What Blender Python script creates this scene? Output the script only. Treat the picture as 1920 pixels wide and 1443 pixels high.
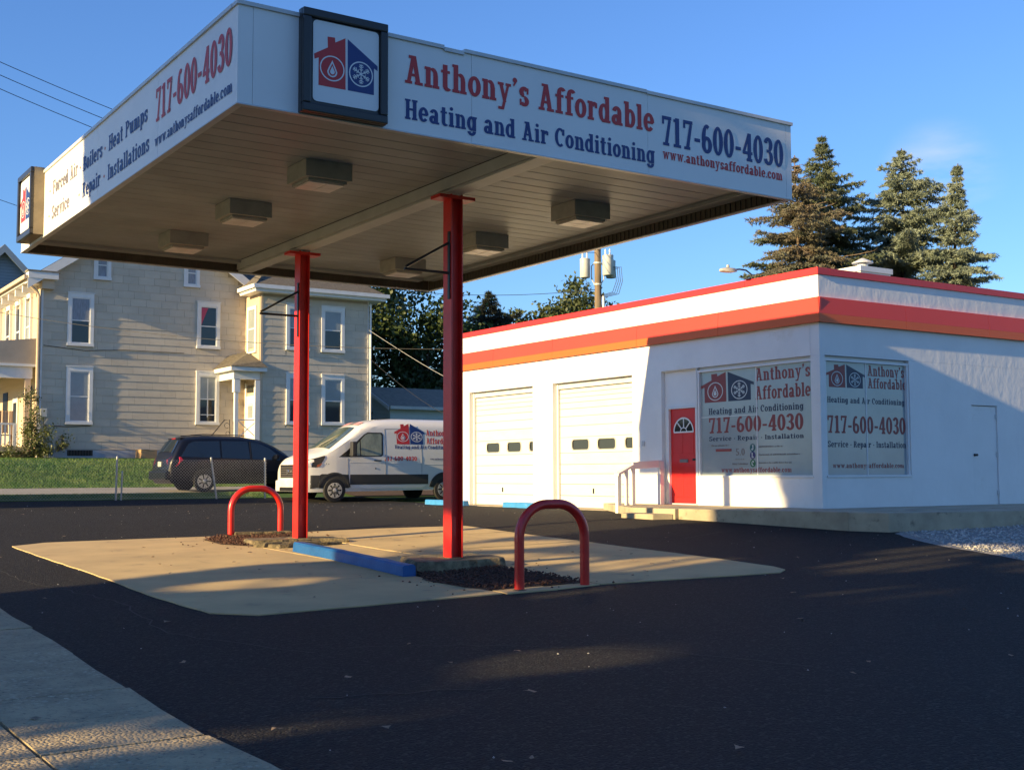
import bpy, bmesh, math, random
import numpy as np
from mathutils import Vector, Matrix
random.seed(7); rng = np.random.default_rng(7)
for o in list(bpy.data.objects): bpy.data.objects.remove(o)
S = bpy.context.scene
COL = S.collection
# ------------------------------------------------------------------ camera
cam_d = bpy.data.cameras.new('camera'); cam = bpy.data.objects.new('camera', cam_d); COL.objects.link(cam)
YAW, PIT, ROL, F = 0.9864, 0.0726, -0.0037, 2303.53
fw = Vector((math.cos(YAW)*math.cos(PIT), math.sin(YAW)*math.cos(PIT), math.sin(PIT)))
rt = Vector((math.sin(YAW), -math.cos(YAW), 0)); up = rt.cross(fw)
r2 = math.cos(ROL)*rt + math.sin(ROL)*up; u2 = -math.sin(ROL)*rt + math.cos(ROL)*up
cam.matrix_world = Matrix(((r2.x, u2.x, -fw.x, 0), (r2.y, u2.y, -fw.y, 0), (r2.z, u2.z, -fw.z, 1.12), (0, 0, 0, 1)))
cam_d.sensor_width = 36; cam_d.lens = F*36/1920; cam_d.clip_start = .1; cam_d.clip_end = 3000
S.camera = cam
# ------------------------------------------------------------------ light
SUN_AZ, SUN_EL = math.radians(3.6), math.radians(14.9)      # direction the light travels towards, elevation of the sun
W = bpy.data.worlds.new("World"); S.world = W; W.use_nodes = True
nt = W.node_tree; nt.nodes.clear()
sky = nt.nodes.new('ShaderNodeTexSky'); sky.sky_type = 'NISHITA'; sky.sun_disc = False
sky.sun_elevation = SUN_EL; sky.sun_rotation = math.atan2(-math.cos(SUN_AZ), -math.sin(SUN_AZ)) % (2*math.pi)
sky.altitude = 100; sky.air_density = 1.25; sky.dust_density = .25; sky.ozone_density = 3.2
bg = nt.nodes.new('ShaderNodeBackground'); bg.inputs[1].default_value = .101
out = nt.nodes.new('ShaderNodeOutputWorld')
# a thin wisp of cloud low over the trees
tc = nt.nodes.new('ShaderNodeTexCoord'); nz = nt.nodes.new('ShaderNodeTexNoise'); nz.inputs['Scale'].default_value = 9; nz.inputs['Detail'].default_value = 6
mp = nt.nodes.new('ShaderNodeMapping'); mp.inputs['Scale'].default_value = (1, 1, 3.5)
nt.links.new(tc.outputs['Generated'], mp.inputs[0]); nt.links.new(mp.outputs[0], nz.inputs['Vector'])
cd = (fw + r2*(1765-960)/F - u2*(335-721.5)/F).normalized()
dst = nt.nodes.new('ShaderNodeVectorMath'); dst.operation = 'DISTANCE'; nt.links.new(tc.outputs['Generated'], dst.inputs[0]); dst.inputs[1].default_value = cd
mr = nt.nodes.new('ShaderNodeMapRange'); mr.inputs[1].default_value = .052; mr.inputs[2].default_value = .012; mr.interpolation_type = 'SMOOTHSTEP'
nt.links.new(dst.outputs['Value'], mr.inputs[0])
mn = nt.nodes.new('ShaderNodeMapRange'); mn.inputs[1].default_value = .42; mn.inputs[2].default_value = .7; nt.links.new(nz.outputs[0], mn.inputs[0])
mu = nt.nodes.new('ShaderNodeMath'); mu.operation = 'MULTIPLY'; nt.links.new(mr.outputs[0], mu.inputs[0]); nt.links.new(mn.outputs[0], mu.inputs[1])
m3 = nt.nodes.new('ShaderNodeMath'); m3.operation = 'MULTIPLY'; m3.inputs[1].default_value = .38; nt.links.new(mu.outputs[0], m3.inputs[0])
mx = nt.nodes.new('ShaderNodeMix'); mx.data_type = 'RGBA'; nt.links.new(m3.outputs[0], mx.inputs[0]); tint = nt.nodes.new('ShaderNodeMix'); tint.data_type = 'RGBA'; tint.blend_type = 'MULTIPLY'; tint.inputs[0].default_value = 1; tint.inputs[7].default_value = (.475, .65, .985, 1)   # the phone camera's saturated blue
nt.links.new(sky.outputs[0], tint.inputs[6]); nt.links.new(tint.outputs[2], mx.inputs[6]); mx.inputs[7].default_value = (5.2, 4.6, 5.0, 1)
nt.links.new(mx.outputs[2], bg.inputs[0]); nt.links.new(bg.outputs[0], out.inputs[0])
sl = bpy.data.lights.new('sun', 'SUN'); so = bpy.data.objects.new('sun', sl); COL.objects.link(so)
sl.energy = 5; sl.angle = math.radians(.53); sl.color = (1, .74, .36)
ld = Vector((math.cos(SUN_AZ)*math.cos(SUN_EL), math.sin(SUN_AZ)*math.cos(SUN_EL), -math.sin(SUN_EL)))
so.rotation_euler = ld.to_track_quat('-Z', 'Y').to_euler()
S.view_settings.view_transform = 'Standard'; S.view_settings.look = 'None'; S.view_settings.exposure = 1.22; S.view_settings.gamma = 1
S.view_settings.use_curve_mapping = False
S.render.engine = 'CYCLES'
# ------------------------------------------------------------------ materials
_m = {}
def mat(name, col, rough=.7, var=0, scale=3, col2=None, bump=0, bscale=40, metal=0, spec=.5, stretch=(1,1,1), trans=0, wear=None, detail=6, lo=.35, hi=.65, coord='Object', coat=0, objvar=0):
    """principled material; colour mixes col and col2 by noise; relief by fine noise"""
    if name in _m: return _m[name]
    m = bpy.data.materials.new(name); _m[name] = m; m.use_nodes = True
    t = m.node_tree; b = t.nodes['Principled BSDF']; N = t.nodes.new; L = t.links.new
    b.inputs['Roughness'].default_value = rough; b.inputs['Metallic'].default_value = metal
    b.inputs['Specular IOR Level'].default_value = spec; b.inputs['Coat Weight'].default_value = coat
    c = (*col, 1); b.inputs['Base Color'].default_value = c
    co = N('ShaderNodeTexCoord'); mpn = N('ShaderNodeMapping'); mpn.inputs['Scale'].default_value = stretch
    if coord == 'World':
        g = N('ShaderNodeNewGeometry'); L(g.outputs['Position'], mpn.inputs[0])
    else: L(co.outputs[coord], mpn.inputs[0])
    last = None
    if var or col2:
        if not col2: col2 = tuple(max(0, x*(1-var)) for x in col)
        n = N('ShaderNodeTexNoise'); n.inputs['Scale'].default_value = scale; n.inputs['Detail'].default_value = detail; n.inputs['Roughness'].default_value = .6
        L(mpn.outputs[0], n.inputs['Vector'])
        r = N('ShaderNodeMapRange'); r.inputs[1].default_value = lo; r.inputs[2].default_value = hi; L(n.outputs[0], r.inputs[0])
        x = N('ShaderNodeMix'); x.data_type = 'RGBA'; L(r.outputs[0], x.inputs[0]); x.inputs[6].default_value = c; x.inputs[7].default_value = (*col2, 1)
        last = x.outputs[2]
    if wear:
        wc, ws, wl, wh = wear
        n = N('ShaderNodeTexNoise'); n.inputs['Scale'].default_value = ws; n.inputs['Detail'].default_value = 8; n.inputs['Roughness'].default_value = .7
        L(mpn.outputs[0], n.inputs['Vector'])
        r = N('ShaderNodeMapRange'); r.inputs[1].default_value = wl; r.inputs[2].default_value = wh; L(n.outputs[0], r.inputs[0])
        x = N('ShaderNodeMix'); x.data_type = 'RGBA'; L(r.outputs[0], x.inputs[0])
        if last: L(last, x.inputs[6])
        else: x.inputs[6].default_value = c
        x.inputs[7].default_value = (*wc, 1); last = x.outputs[2]
    if objvar:
        oi = N('ShaderNodeObjectInfo'); r = N('ShaderNodeMapRange'); r.inputs[3].default_value = 1-objvar; r.inputs[4].default_value = 1+objvar*.4; L(oi.outputs['Random'], r.inputs[0])
        x = N('ShaderNodeMix'); x.data_type = 'RGBA'; x.blend_type = 'MULTIPLY'; x.inputs[0].default_value = 1
        if last: L(last, x.inputs[6])
        else: x.inputs[6].default_value = c
        L(r.outputs[0], x.inputs[7]); last = x.outputs[2]
    if last: L(last, b.inputs['Base Color'])
    if bump:
        n = N('ShaderNodeTexNoise'); n.inputs['Scale'].default_value = bscale; n.inputs['Detail'].default_value = 5; L(mpn.outputs[0], n.inputs['Vector'])
        bp = N('ShaderNodeBump'); bp.inputs['Strength'].default_value = 1; bp.inputs['Distance'].default_value = bump; L(n.outputs[0], bp.inputs['Height']); L(bp.outputs[0], b.inputs['Normal'])
    if trans:
        tr = N('ShaderNodeBsdfTranslucent'); ms = N('ShaderNodeMixShader'); ms.inputs[0].default_value = trans
        if last: L(last, tr.inputs[0])
        else: tr.inputs[0].default_value = c
        L(b.outputs[0], ms.inputs[1]); L(tr.outputs[0], ms.inputs[2]); L(ms.outputs[0], t.nodes['Material Output'].inputs[0])
    return m
def aggregate(m, scale, light, share, bumpd, bias=0):
    """stones of a few mm to 2 cm showing in the surface: voronoi cells, some of them lighter, with relief"""
    t = m.node_tree; b = t.nodes['Principled BSDF']; N = t.nodes.new; L = t.links.new
    g = N('ShaderNodeNewGeometry'); v = N('ShaderNodeTexVoronoi'); v.inputs['Scale'].default_value = scale; L(g.outputs['Position'], v.inputs['Vector'])
    sp = N('ShaderNodeSeparateColor'); L(v.outputs['Color'], sp.inputs[0])
    r = N('ShaderNodeMapRange'); r.inputs[1].default_value = 1-share; r.inputs[2].default_value = 1; L(sp.outputs[0], r.inputs[0])
    nz_ = N('ShaderNodeTexNoise'); nz_.inputs['Scale'].default_value = 1.3; nz_.inputs['Detail'].default_value = 5; L(g.outputs['Position'], nz_.inputs['Vector'])
    rr_ = N('ShaderNodeMapRange'); rr_.inputs[1].default_value = .38+bias; rr_.inputs[2].default_value = .62+bias; L(nz_.outputs[0], rr_.inputs[0])
    mu_ = N('ShaderNodeMath'); mu_.operation = 'MULTIPLY'; L(r.outputs[0], mu_.inputs[0]); L(rr_.outputs[0], mu_.inputs[1]) if bias else None
    if not bias: mu_.inputs[1].default_value = 1
    x = N('ShaderNodeMix'); x.data_type = 'RGBA'; L(mu_.outputs[0], x.inputs[0]); old = b.inputs['Base Color'].links[0].from_socket; L(old, x.inputs[6]); x.inputs[7].default_value = (*light, 1); L(x.outputs[2], b.inputs['Base Color'])
    bp = N('ShaderNodeBump'); bp.inputs['Strength'].default_value = 1; bp.inputs['Distance'].default_value = bumpd; ad = N('ShaderNodeMath'); ad.operation = 'MULTIPLY_ADD'; ad.inputs[1].default_value = -1.2; L(v.outputs['Distance'], ad.inputs[0]); L(sp.outputs[1], ad.inputs[2]); L(ad.outputs[0], bp.inputs['Height']); L(bp.outputs[0], b.inputs['Normal'])
    return m
def asphalt_mat():
    m = mat('asphalt', (.0052,.005,.0053), .85, col2=(.0095,.0085,.008), scale=.45, coord='World', spec=.3, wear=((.016,.0135,.012), 3.5, .55, .75), lo=.3, hi=.72)
    return aggregate(m, 55, (.040,.037,.034), .26, .010)
M = dict(
 asphalt=asphalt_mat(),
 road=mat('road', (.05,.05,.052), .85, var=.4, scale=2, bump=.004, bscale=60, coord='World'),
 pad=mat('pad concrete', (.57,.42,.205), .85, col2=(.45,.33,.165), scale=1.1, bump=.003, bscale=90, coord='World', wear=((.17,.135,.09), 2.2, .60, .80)),
 walk=mat('sidewalk concrete', (.44,.345,.205), .9, col2=(.29,.23,.14), scale=2.6, bump=.012, bscale=70, coord='World', wear=((.07,.065,.055), 30, .55, .68), stretch=(1,1,1)),
 kerb=mat('kerb concrete', (.27,.21,.12), .9, col2=(.065,.055,.033), scale=6, bump=.02, bscale=30, coord='World', wear=((.03,.032,.024), 14, .55, .68)),
 slab=mat('slab concrete', (.46,.39,.27), .9, col2=(.32,.27,.19), scale=2, bump=.004, bscale=60, coord='World', wear=((.06,.055,.04), 5, .58, .78)),
 gravelg=mat('grey gravel', (.42,.41,.38), .95, col2=(.26,.25,.235), scale=22, bump=.05, bscale=60, coord='World'),
 stone=mat('grey stones', (.55,.53,.50), .9, col2=(.32,.31,.29), scale=5, coord='World'),
 lava=mat('lava rock', (.13,.055,.035), .95, col2=(.055,.03,.022), scale=9, bump=.01, bscale=60, coord='World', wear=((.26,.2,.17), 30, .66, .75)),
 soil=mat('soil', (.10,.06,.038), .95, var=.5, scale=20, bump=.03, bscale=50, coord='World'),
 grass=mat('grass ground', (.04,.10,.015), .9, col2=(.06,.13,.022), scale=3, bump=.03, bscale=30, coord='World'),
 blade=mat('grass blades', (.05,.15,.02), .6, col2=(.17,.25,.06), scale=1.6, coord='World', trans=.3, detail=8),
 white=mat('white paint', (.80,.79,.77), .55, var=.07, scale=1.5, bump=.002, bscale=14, coord='World', spec=.3, wear=((.60,.57,.50), 1.1, .60, .85)),
 stucco=mat('white stucco', (.80,.79,.77), .65, var=.06, scale=1.2, bump=.007, bscale=6.5, coord='World', stretch=(1,1,.7), spec=.35),
 frame=mat('white frame', (.74,.74,.73), .5, var=.06, scale=3, coord='World'),
 fascia=mat('white fascia sheet', (.80,.79,.78), .5, var=.05, scale=1.3, bump=.002, bscale=6, coord='World', spec=.5),
 trim=mat('aluminium trim', (.58,.59,.6), .35, var=.15, scale=3, coord='World'),
 soffit=mat('soffit plank', (.34,.365,.375), .45, var=.16, scale=1.6, coord='World', stretch=(1,1,1), bump=.008, bscale=3, spec=.45, objvar=.07),
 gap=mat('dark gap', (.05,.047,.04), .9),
 deckm=mat('ribbed deck', (.09,.078,.062), .7, var=.3, scale=3, coord='World'),
 beam=mat('painted beam', (.52,.53,.52), .45, var=.15, scale=2, coord='World'),
 red=mat('red paint', (.72,.026,.018), .38, col2=(.58,.02,.015), scale=4, coord='World', bump=.0015, bscale=25, wear=((.14,.03,.02), 16, .66, .70)),
 redpipe=mat('red pipe paint', (.68,.026,.018), .32, col2=(.56,.02,.016), scale=5, coord='World', bump=.001, bscale=30, coat=.15, wear=((.16,.04,.025), 22, .68, .71)),
 redtrim=mat('red trim metal', (.66,.03,.03), .42, var=.08, scale=2, coord='World'),
 bandred=mat('red band', (.70,.05,.03), .5, var=.06, scale=1, coord='World'),
 bandorange=mat('orange band', (.76,.12,.02), .5, var=.06, scale=1, coord='World'),
 doorred=mat('red door', (.62,.018,.016), .4, var=.1, scale=2, coord='World', bump=.001, bscale=20),
 vred=mat('print red', (.52,.03,.035), .5), vblue=mat('print blue', (.010,.038,.18), .5), vwhite=mat('print white', (.72,.73,.74), .45),
 wred=mat('window print red', (.24,.045,.045), .5), wblue=mat('window print blue', (.02,.035,.075), .5), wwhite=mat('window print white', (.55,.6,.6), .5),
 wgreen=mat('window print green', (.02,.14,.06), .5), wteal=mat('window print teal', (.02,.11,.12), .5), wviolet=mat('window print violet', (.03,.03,.14), .5),
 vgrey=mat('print grey', (.16,.15,.15), .6), vorange=mat('print orange', (.62,.12,.05), .5),
 black=mat('black metal', (.018,.018,.02), .35, var=.2, scale=5, coord='World'),
 bronze=mat('dark sign frame', (.022,.021,.022), .3), brown=mat('tan sign side', (.30,.24,.15), .5, var=.3, scale=4),
 fixture=mat('light housing', (.42,.41,.37), .6, var=.2, scale=6, coord='World'),
 lens=mat('lamp lens', (.85,.78,.72), .35, var=.15, scale=4, coord='World'),
 blue=mat('blue kerb paint', (.007,.075,.25), .5, col2=(.012,.10,.30), scale=5, coord='World', bump=.004, bscale=30, wear=((.02,.022,.03), 7, .66, .74)),
 lblue=mat('faded blue paint', (.05,.27,.60), .5, var=.2, scale=5, coord='World', wear=((.5,.52,.55), 9, .62, .7)),
 gdoor=mat('garage door panel', (.60,.59,.58), .5, var=.07, scale=2, coord='World', bump=.003, bscale=4, stretch=(1,1,3), objvar=.05),
 dglass=mat('dark glass', (.03,.035,.035), .06, spec=.8),
 filmglass=mat('frosted window film', (.35,.41,.42), .10, col2=(.28,.34,.36), scale=.7, coord='World', spec=.7),
 shingle=mat('tan siding shingle', (.58,.51,.40), .8, col2=(.52,.455,.355), scale=1.4, coord='World', bump=.003, bscale=25, objvar=.085, stretch=(1,1,2)),
 sidewall=mat('tan siding backing', (.36,.31,.24), .9, coord='World', var=.1),
 cream=mat('cream siding', (.58,.46,.33), .7, var=.08, scale=2, coord='World', bump=.004, bscale=8, stretch=(.3,.3,5)),
 htrim=mat('house white trim', (.74,.74,.72), .5, var=.08, scale=4, coord='World'),
 curtain=mat('curtain', (.30,.33,.38), .8, var=.35, scale=9, coord='World', stretch=(3,3,.4)),
 roomdark=mat('dark pane', (.012,.014,.02), .06, spec=.8),
 shade=mat('window shade', (.27,.31,.33), .22, var=.15, scale=2, coord='World', spec=.6),
 pink=mat('pink curtain', (.45,.06,.12), .8),
 shingleroof=mat('roof shingles', (.15,.13,.10), .95, col2=(.085,.075,.06), scale=9, coord='World', bump=.02, bscale=18, stretch=(1,1,2.4)),
 greyroof=mat('grey roof shingles', (.24,.22,.18), .95, col2=(.17,.155,.13), scale=6, coord='World', bump=.01, bscale=18),
 found=mat('white foundation', (.42,.44,.47), .8, var=.2, scale=3, coord='World'),
 greyblue=mat('grey-blue print', (.17,.16,.19), .6), vanprint=mat('faded van print', (.62,.30,.28), .5), bluesid=mat('blue grey siding', (.26,.33,.40), .6, var=.06, scale=2, coord='World'),  # first entry: paler, greyer blue for Forced Air and Service
 greensid=mat('pale blue siding', (.52,.60,.60), .6, var=.06, scale=2, coord='World'),
 wood=mat('pole wood', (.24,.18,.12), .9, col2=(.14,.105,.07), scale=6, coord='World', stretch=(1,1,.12), bump=.01, bscale=12),
 tgrey=mat('transformer grey', (.50,.52,.50), .45, var=.1, scale=4, coord='World'),
 wire=mat('wire', (.02,.02,.022), .6), wwire=mat('white cable', (.4,.4,.38), .6),
 steel=mat('galvanised steel', (.42,.43,.44), .4, var=.2, scale=9, metal=.5, coord='World'),
 bark=mat('bark', (.075,.058,.044), .95, var=.4, scale=8, bump=.02, bscale=18, coord='World'),
 deadbark=mat('dead branch bark', (.17,.125,.085), .95, var=.3, scale=8, coord='World'),
 leaf=mat('maple leaves', (.025,.05,.012), .55, col2=(.07,.10,.025), scale=.55, coord='World', trans=.25, detail=9, wear=((.13,.08,.02), .8, .64, .78)),
 leafdark=mat('dark leaves', (.035,.055,.018), .6, col2=(.09,.11,.035), scale=.9, coord='World', trans=.2, detail=9),
 leafbush=mat('shrub leaves', (.05,.075,.018), .5, col2=(.13,.14,.04), scale=3, coord='World', trans=.25, detail=9),
 spruce=mat('blue green needles', (.13,.165,.115), .65, col2=(.24,.28,.21), scale=1.6, coord='World', detail=9, trans=.08),
 sprucedark=mat('dark green needles', (.07,.10,.055), .65, col2=(.16,.18,.10), scale=1.6, coord='World', detail=9, trans=.08),
 deadneedle=mat('dead brown needles', (.165,.13,.085), .8, col2=(.13,.145,.10), scale=1.1, coord='World', detail=9, trans=.1),
 farconifer=mat('far conifer needles', (.018,.026,.014), .8, var=.4, scale=2, coord='World'),
 vanwhite=mat('white van paint', (.70,.69,.66), .28, var=.03, scale=2, coat=.5), vanblack=mat('black cladding', (.028,.028,.03), .55),
 navy=mat('navy car paint', (.004,.005,.010), .35, coat=.1, spec=.35), carglass=mat('car glass', (.012,.016,.018), .04, spec=.9),
 vglass=mat('van side glass', (.15,.18,.15), .06, col2=(.30,.33,.26), scale=1.6, coord='World', spec=.8, stretch=(2,1,1)),
 wglass=mat('van windscreen', (.035,.055,.045), .04, col2=(.10,.13,.10), scale=1.3, coord='World', spec=.9),
 tyre=mat('tyre rubber', (.02,.02,.02), .85), rim=mat('wheel rim', (.45,.45,.46), .3, metal=.6), chrome=mat('chrome', (.6,.6,.62), .15, metal=.9),
 tail=mat('red tail lamp', (.45,.008,.01), .12, spec=.8), headl=mat('head lamp', (.6,.62,.65), .1, spec=.9), amber=mat('amber lamp', (.30,.05,.01), .2),
 plate=mat('licence plate', (.55,.55,.42), .5), flower=mat('red flowers', (.45,.02,.02), .7), litter=mat('dry leaves', (.34,.24,.15), .8, var=.4, scale=30, coord='World'),
)
aggregate(M['walk'], 48, (.60,.51,.36), .20, .006, .05); aggregate(M['road'], 60, (.12,.12,.12), .3, .006)
# ------------------------------------------------------------------ helpers
WL = {}
def P2(o): return WL.get(o.name, Vector((0, 0, 0)))
def setp(o, label=None, cat=None, group=None, kind=None):
    if label: o['label'] = label
    if cat: o['category'] = cat
    if group: o['group'] = group
    if kind: o['kind'] = kind
    return o
def thing(name, label, cat, loc, group=None):
    o = bpy.data.objects.new(name, None); COL.objects.link(o); o.location = loc; o.empty_display_size = .1
    WL[o.name] = Vector(loc); return setp(o, label, cat, group)
class MB:
    def __init__(s): s.v = []; s.f = []; s.mi = []
    def add(s, vs, fs, mi=0):
        n = len(s.v); s.v += [tuple(p) for p in vs]; s.f += [tuple(i+n for i in f) for f in fs]; s.mi += [mi]*len(fs); return s
    def box(s, x0, y0, z0, x1, y1, z1, mi=0):
        vs = [(x, y, z) for z in (z0, z1) for y in (y0, y1) for x in (x0, x1)]
        return s.add(vs, [(0,2,3,1), (4,5,7,6), (0,1,5,4), (2,6,7,3), (0,4,6,2), (1,3,7,5)], mi)
    def cbox(s, c, d, mi=0): return s.box(c[0]-d[0]/2, c[1]-d[1]/2, c[2]-d[2]/2, c[0]+d[0]/2, c[1]+d[1]/2, c[2]+d[2]/2, mi)
    def prism(s, poly, z0, z1, mi=0):
        """poly counter-clockwise; z0 may be a function of x,y"""
        n = len(poly); g = (lambda x, y: z0) if not callable(z0) else z0
        vs = [(x, y, g(x, y)) for x, y in poly] + [(x, y, z1) for x, y in poly]
        return s.add(vs, [tuple(range(n-1, -1, -1)), tuple(range(n, 2*n))] + [(i, (i+1) % n, n+(i+1) % n, n+i) for i in range(n)], mi)
    def ext(s, pts, d, mi=0):
        """extrude a planar 3d polygon by vector d"""
        n = len(pts); d = Vector(d); a = [Vector(p) for p in pts]
        return s.add(a + [p+d for p in a], [tuple(range(n-1, -1, -1)), tuple(range(n, 2*n))] + [(i, (i+1) % n, n+(i+1) % n, n+i) for i in range(n)], mi)
    def tube(s, pts, r, n=8, mi=0, closed=False):
        pts = [Vector(p) for p in pts]; rs = r if hasattr(r, '__len__') else [r]*len(pts); vs = []; fs = []; prev = None
        for i, p in enumerate(pts):
            t = (pts[min(i+1, len(pts)-1)] - pts[max(i-1, 0)]); t = t.normalized() if t.length > 1e-9 else Vector((0, 0, 1))
            if prev is None: a = t.orthogonal().normalized()
            else: a = (prev - t*prev.dot(t)); a = a.normalized() if a.length > 1e-6 else t.orthogonal().normalized()
            prev = a; b = t.cross(a)
            for k in range(n):
                q = 2*math.pi*k/n; vs.append(p + (a*math.cos(q) + b*math.sin(q))*rs[i])
        for i in range(len(pts)-1):
            for k in range(n): fs.append((i*n+k, i*n+(k+1) % n, (i+1)*n+(k+1) % n, (i+1)*n+k))
        fs.append(tuple(range(n-1, -1, -1))); fs.append(tuple(range((len(pts)-1)*n, len(pts)*n)))
        return s.add(vs, fs, mi)
    def lathe(s, c, axis, prof, n=16, mi=0):
        """prof: list of (distance along axis, radius)"""
        ax = Vector(axis).normalized(); a = ax.orthogonal().normalized(); b = ax.cross(a); c = Vector(c)
        vs = []; fs = []
        for h, r in prof:
            for k in range(n):
                q = 2*math.pi*k/n; vs.append(c + ax*h + (a*math.cos(q)+b*math.sin(q))*max(r, 1e-4))
        for i in range(len(prof)-1):
            for k in range(n): fs.append((i*n+k, i*n+(k+1) % n, (i+1)*n+(k+1) % n, (i+1)*n+k))
        fs.append(tuple(range(n-1, -1, -1))); fs.append(tuple(range((len(prof)-1)*n, len(prof)*n)))
        return s.add(vs, fs, mi)
def link(name, me, parent=None):
    o = bpy.data.objects.new(name, me); COL.objects.link(o)
    if parent is not None: o.parent = parent; WL[o.name] = P2(parent).copy()
    return o
def build(name, mb, mats, parent=None, bevel=0, smooth=False, label=None, loc=None):
    """mb is in world coordinates; the object's origin is its parent's origin (or loc)"""
    off = P2(parent) if parent is not None else Vector(loc or (0, 0, 0))
    me = bpy.data.meshes.new(name)
    me.from_pydata([(v[0]-off.x, v[1]-off.y, v[2]-off.z) for v in mb.v], [], mb.f)
    for m in (mats if isinstance(mats, (list, tuple)) else [mats]): me.materials.append(m)
    if any(mb.mi): me.polygons.foreach_set('material_index', mb.mi)
    bm = bmesh.new(); bm.from_mesh(me); bmesh.ops.recalc_face_normals(bm, faces=bm.faces) if len(bm.faces) < 60000 and name != 'lettering' else None
    if bevel:
        es = [e for e in bm.edges if len(e.link_faces) == 2 and e.calc_face_angle(0) > .6]
        bmesh.ops.bevel(bm, geom=es, offset=bevel, segments=2, affect='EDGES', profile=.6)
    bm.to_mesh(me); bm.free()
    if smooth:
        me.polygons.foreach_set('use_smooth', [True]*len(me.polygons))
        try: me.set_sharp_from_angle(angle=math.radians(38))
        except Exception: pass
    o = link(name, me, parent)
    if loc is not None and parent is None: o.location = loc; WL[o.name] = Vector(loc)
    if label: o['label'] = label
    return o
def rawmesh(name, v, f, m, parent=None):
    """numpy mesh of equal-sided faces"""
    off = P2(parent) if parent is not None else Vector((0, 0, 0))
    v = np.asarray(v, dtype=np.float32) - np.array(off, dtype=np.float32); f = np.asarray(f, dtype=np.int32); k = f.shape[1]
    me = bpy.data.meshes.new(name); me.vertices.add(len(v)); me.vertices.foreach_set('co', v.ravel())
    me.loops.add(f.size); me.loops.foreach_set('vertex_index', f.ravel())
    me.polygons.add(len(f)); me.polygons.foreach_set('loop_start', np.arange(0, f.size, k, dtype=np.int32)); me.polygons.foreach_set('loop_total', np.full(len(f), k, dtype=np.int32))
    me.materials.append(m); me.update(calc_edges=True); me.validate()
    return link(name, me, parent)
def pieces(name, me, locs, parent, label=None, rots=None):
    """many alike pieces sharing one mesh; locs in world coordinates"""
    off = P2(parent); r = []
    for i, l in enumerate(locs):
        o = bpy.data.objects.new(name, me); COL.objects.link(o); o.parent = parent; o.location = Vector(l)-off; WL[o.name] = Vector(l)
        if rots: o.rotation_euler = rots[i]
        r.append(o)
    return r
def copy_thing(src, loc, rz=None, label=None):
    r = src.copy(); COL.objects.link(r); r.location = loc
    if rz is not None: r.rotation_euler.z = rz
    if label: r['label'] = label
    WL[r.name] = Vector(loc)
    for ch in src.children:
        c = ch.copy(); COL.objects.link(c); c.parent = r
        for g in ch.children:
            d = g.copy(); COL.objects.link(d); d.parent = c
    return r
def sm(t): t = min(max(t, 0), 1); return t*t*(3-2*t)
PZ = [(-1e3,-.3),(0,-.27),(6,-.25),(10,-.2),(13.5,-.12),(15.5,-.04),(19.4,.05),(23.3,.28),(26,.31),(1e3,.31)]
def prof(d):
    s = 0
    for o in (-1.2,-.6,0,.6,1.2):
        x = d+o
        for (a, za), (b, zb) in zip(PZ, PZ[1:]):
            if x <= b: s += za+(zb-za)*(x-a)/(b-a); break
    return s/5
def gz(x, y):
    """height of the ground"""
    d = .552*x+.834*y
    return prof(d) + .13*sm((y-33)/3) + .14*sm((y-36)/1.2) + .1*sm((y-37)/4) + 1.08*sm((y-40.2)/6.5)
def drape(name, poly, lift, m, step=.5, parent=None, thick=0, kind=None, jitter=0):
    """a sheet lying on the ground"""
    bm = bmesh.new(); pts = []
    for i, p in enumerate(poly):
        q = poly[(i+1) % len(poly)]; n = max(1, int(math.dist(p, q)/.25)) if jitter else 1
        for k in range(n):
            t = k/n; x = p[0]+(q[0]-p[0])*t; y = p[1]+(q[1]-p[1])*t
            if jitter and k: x += random.uniform(-jitter, jitter); y += random.uniform(-jitter, jitter)
            pts.append((x, y))
    bm.faces.new([bm.verts.new((x, y, 0)) for x, y in pts])
    xs = [p[0] for p in pts]; ys = [p[1] for p in pts]
    for a, lo, hi, nrm in ((0, min(xs), max(xs), (1,0,0)), (1, min(ys), max(ys), (0,1,0))):
        k = math.ceil(lo/step+1e-6)
        while k*step < hi-1e-4:
            co = [0, 0, 0]; co[a] = k*step
            bmesh.ops.bisect_plane(bm, geom=bm.verts[:]+bm.edges[:]+bm.faces[:], plane_co=co, plane_no=nrm, dist=1e-5); k += 1
    bmesh.ops.triangulate(bm, faces=[f for f in bm.faces if len(f.verts) > 4])
    if thick:
        ed = [e for e in bm.edges if e.is_boundary]
        r = bmesh.ops.extrude_edge_only(bm, edges=ed); low = {v for v in r['geom'] if isinstance(v, bmesh.types.BMVert)}
    else: low = set()
    off = P2(parent) if parent is not None else Vector((0, 0, 0))
    for v in bm.verts: v.co.z = gz(v.co.x, v.co.y) + lift - (thick if v in low else 0)
    for v in bm.verts: v.co -= off
    bmesh.ops.recalc_face_normals(bm, faces=bm.faces)
    me = bpy.data.meshes.new(name); bm.to_mesh(me); bm.free(); me.materials.append(m)
    o = link(name, me, parent)
    if kind: o['kind'] = kind
    return o
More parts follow.
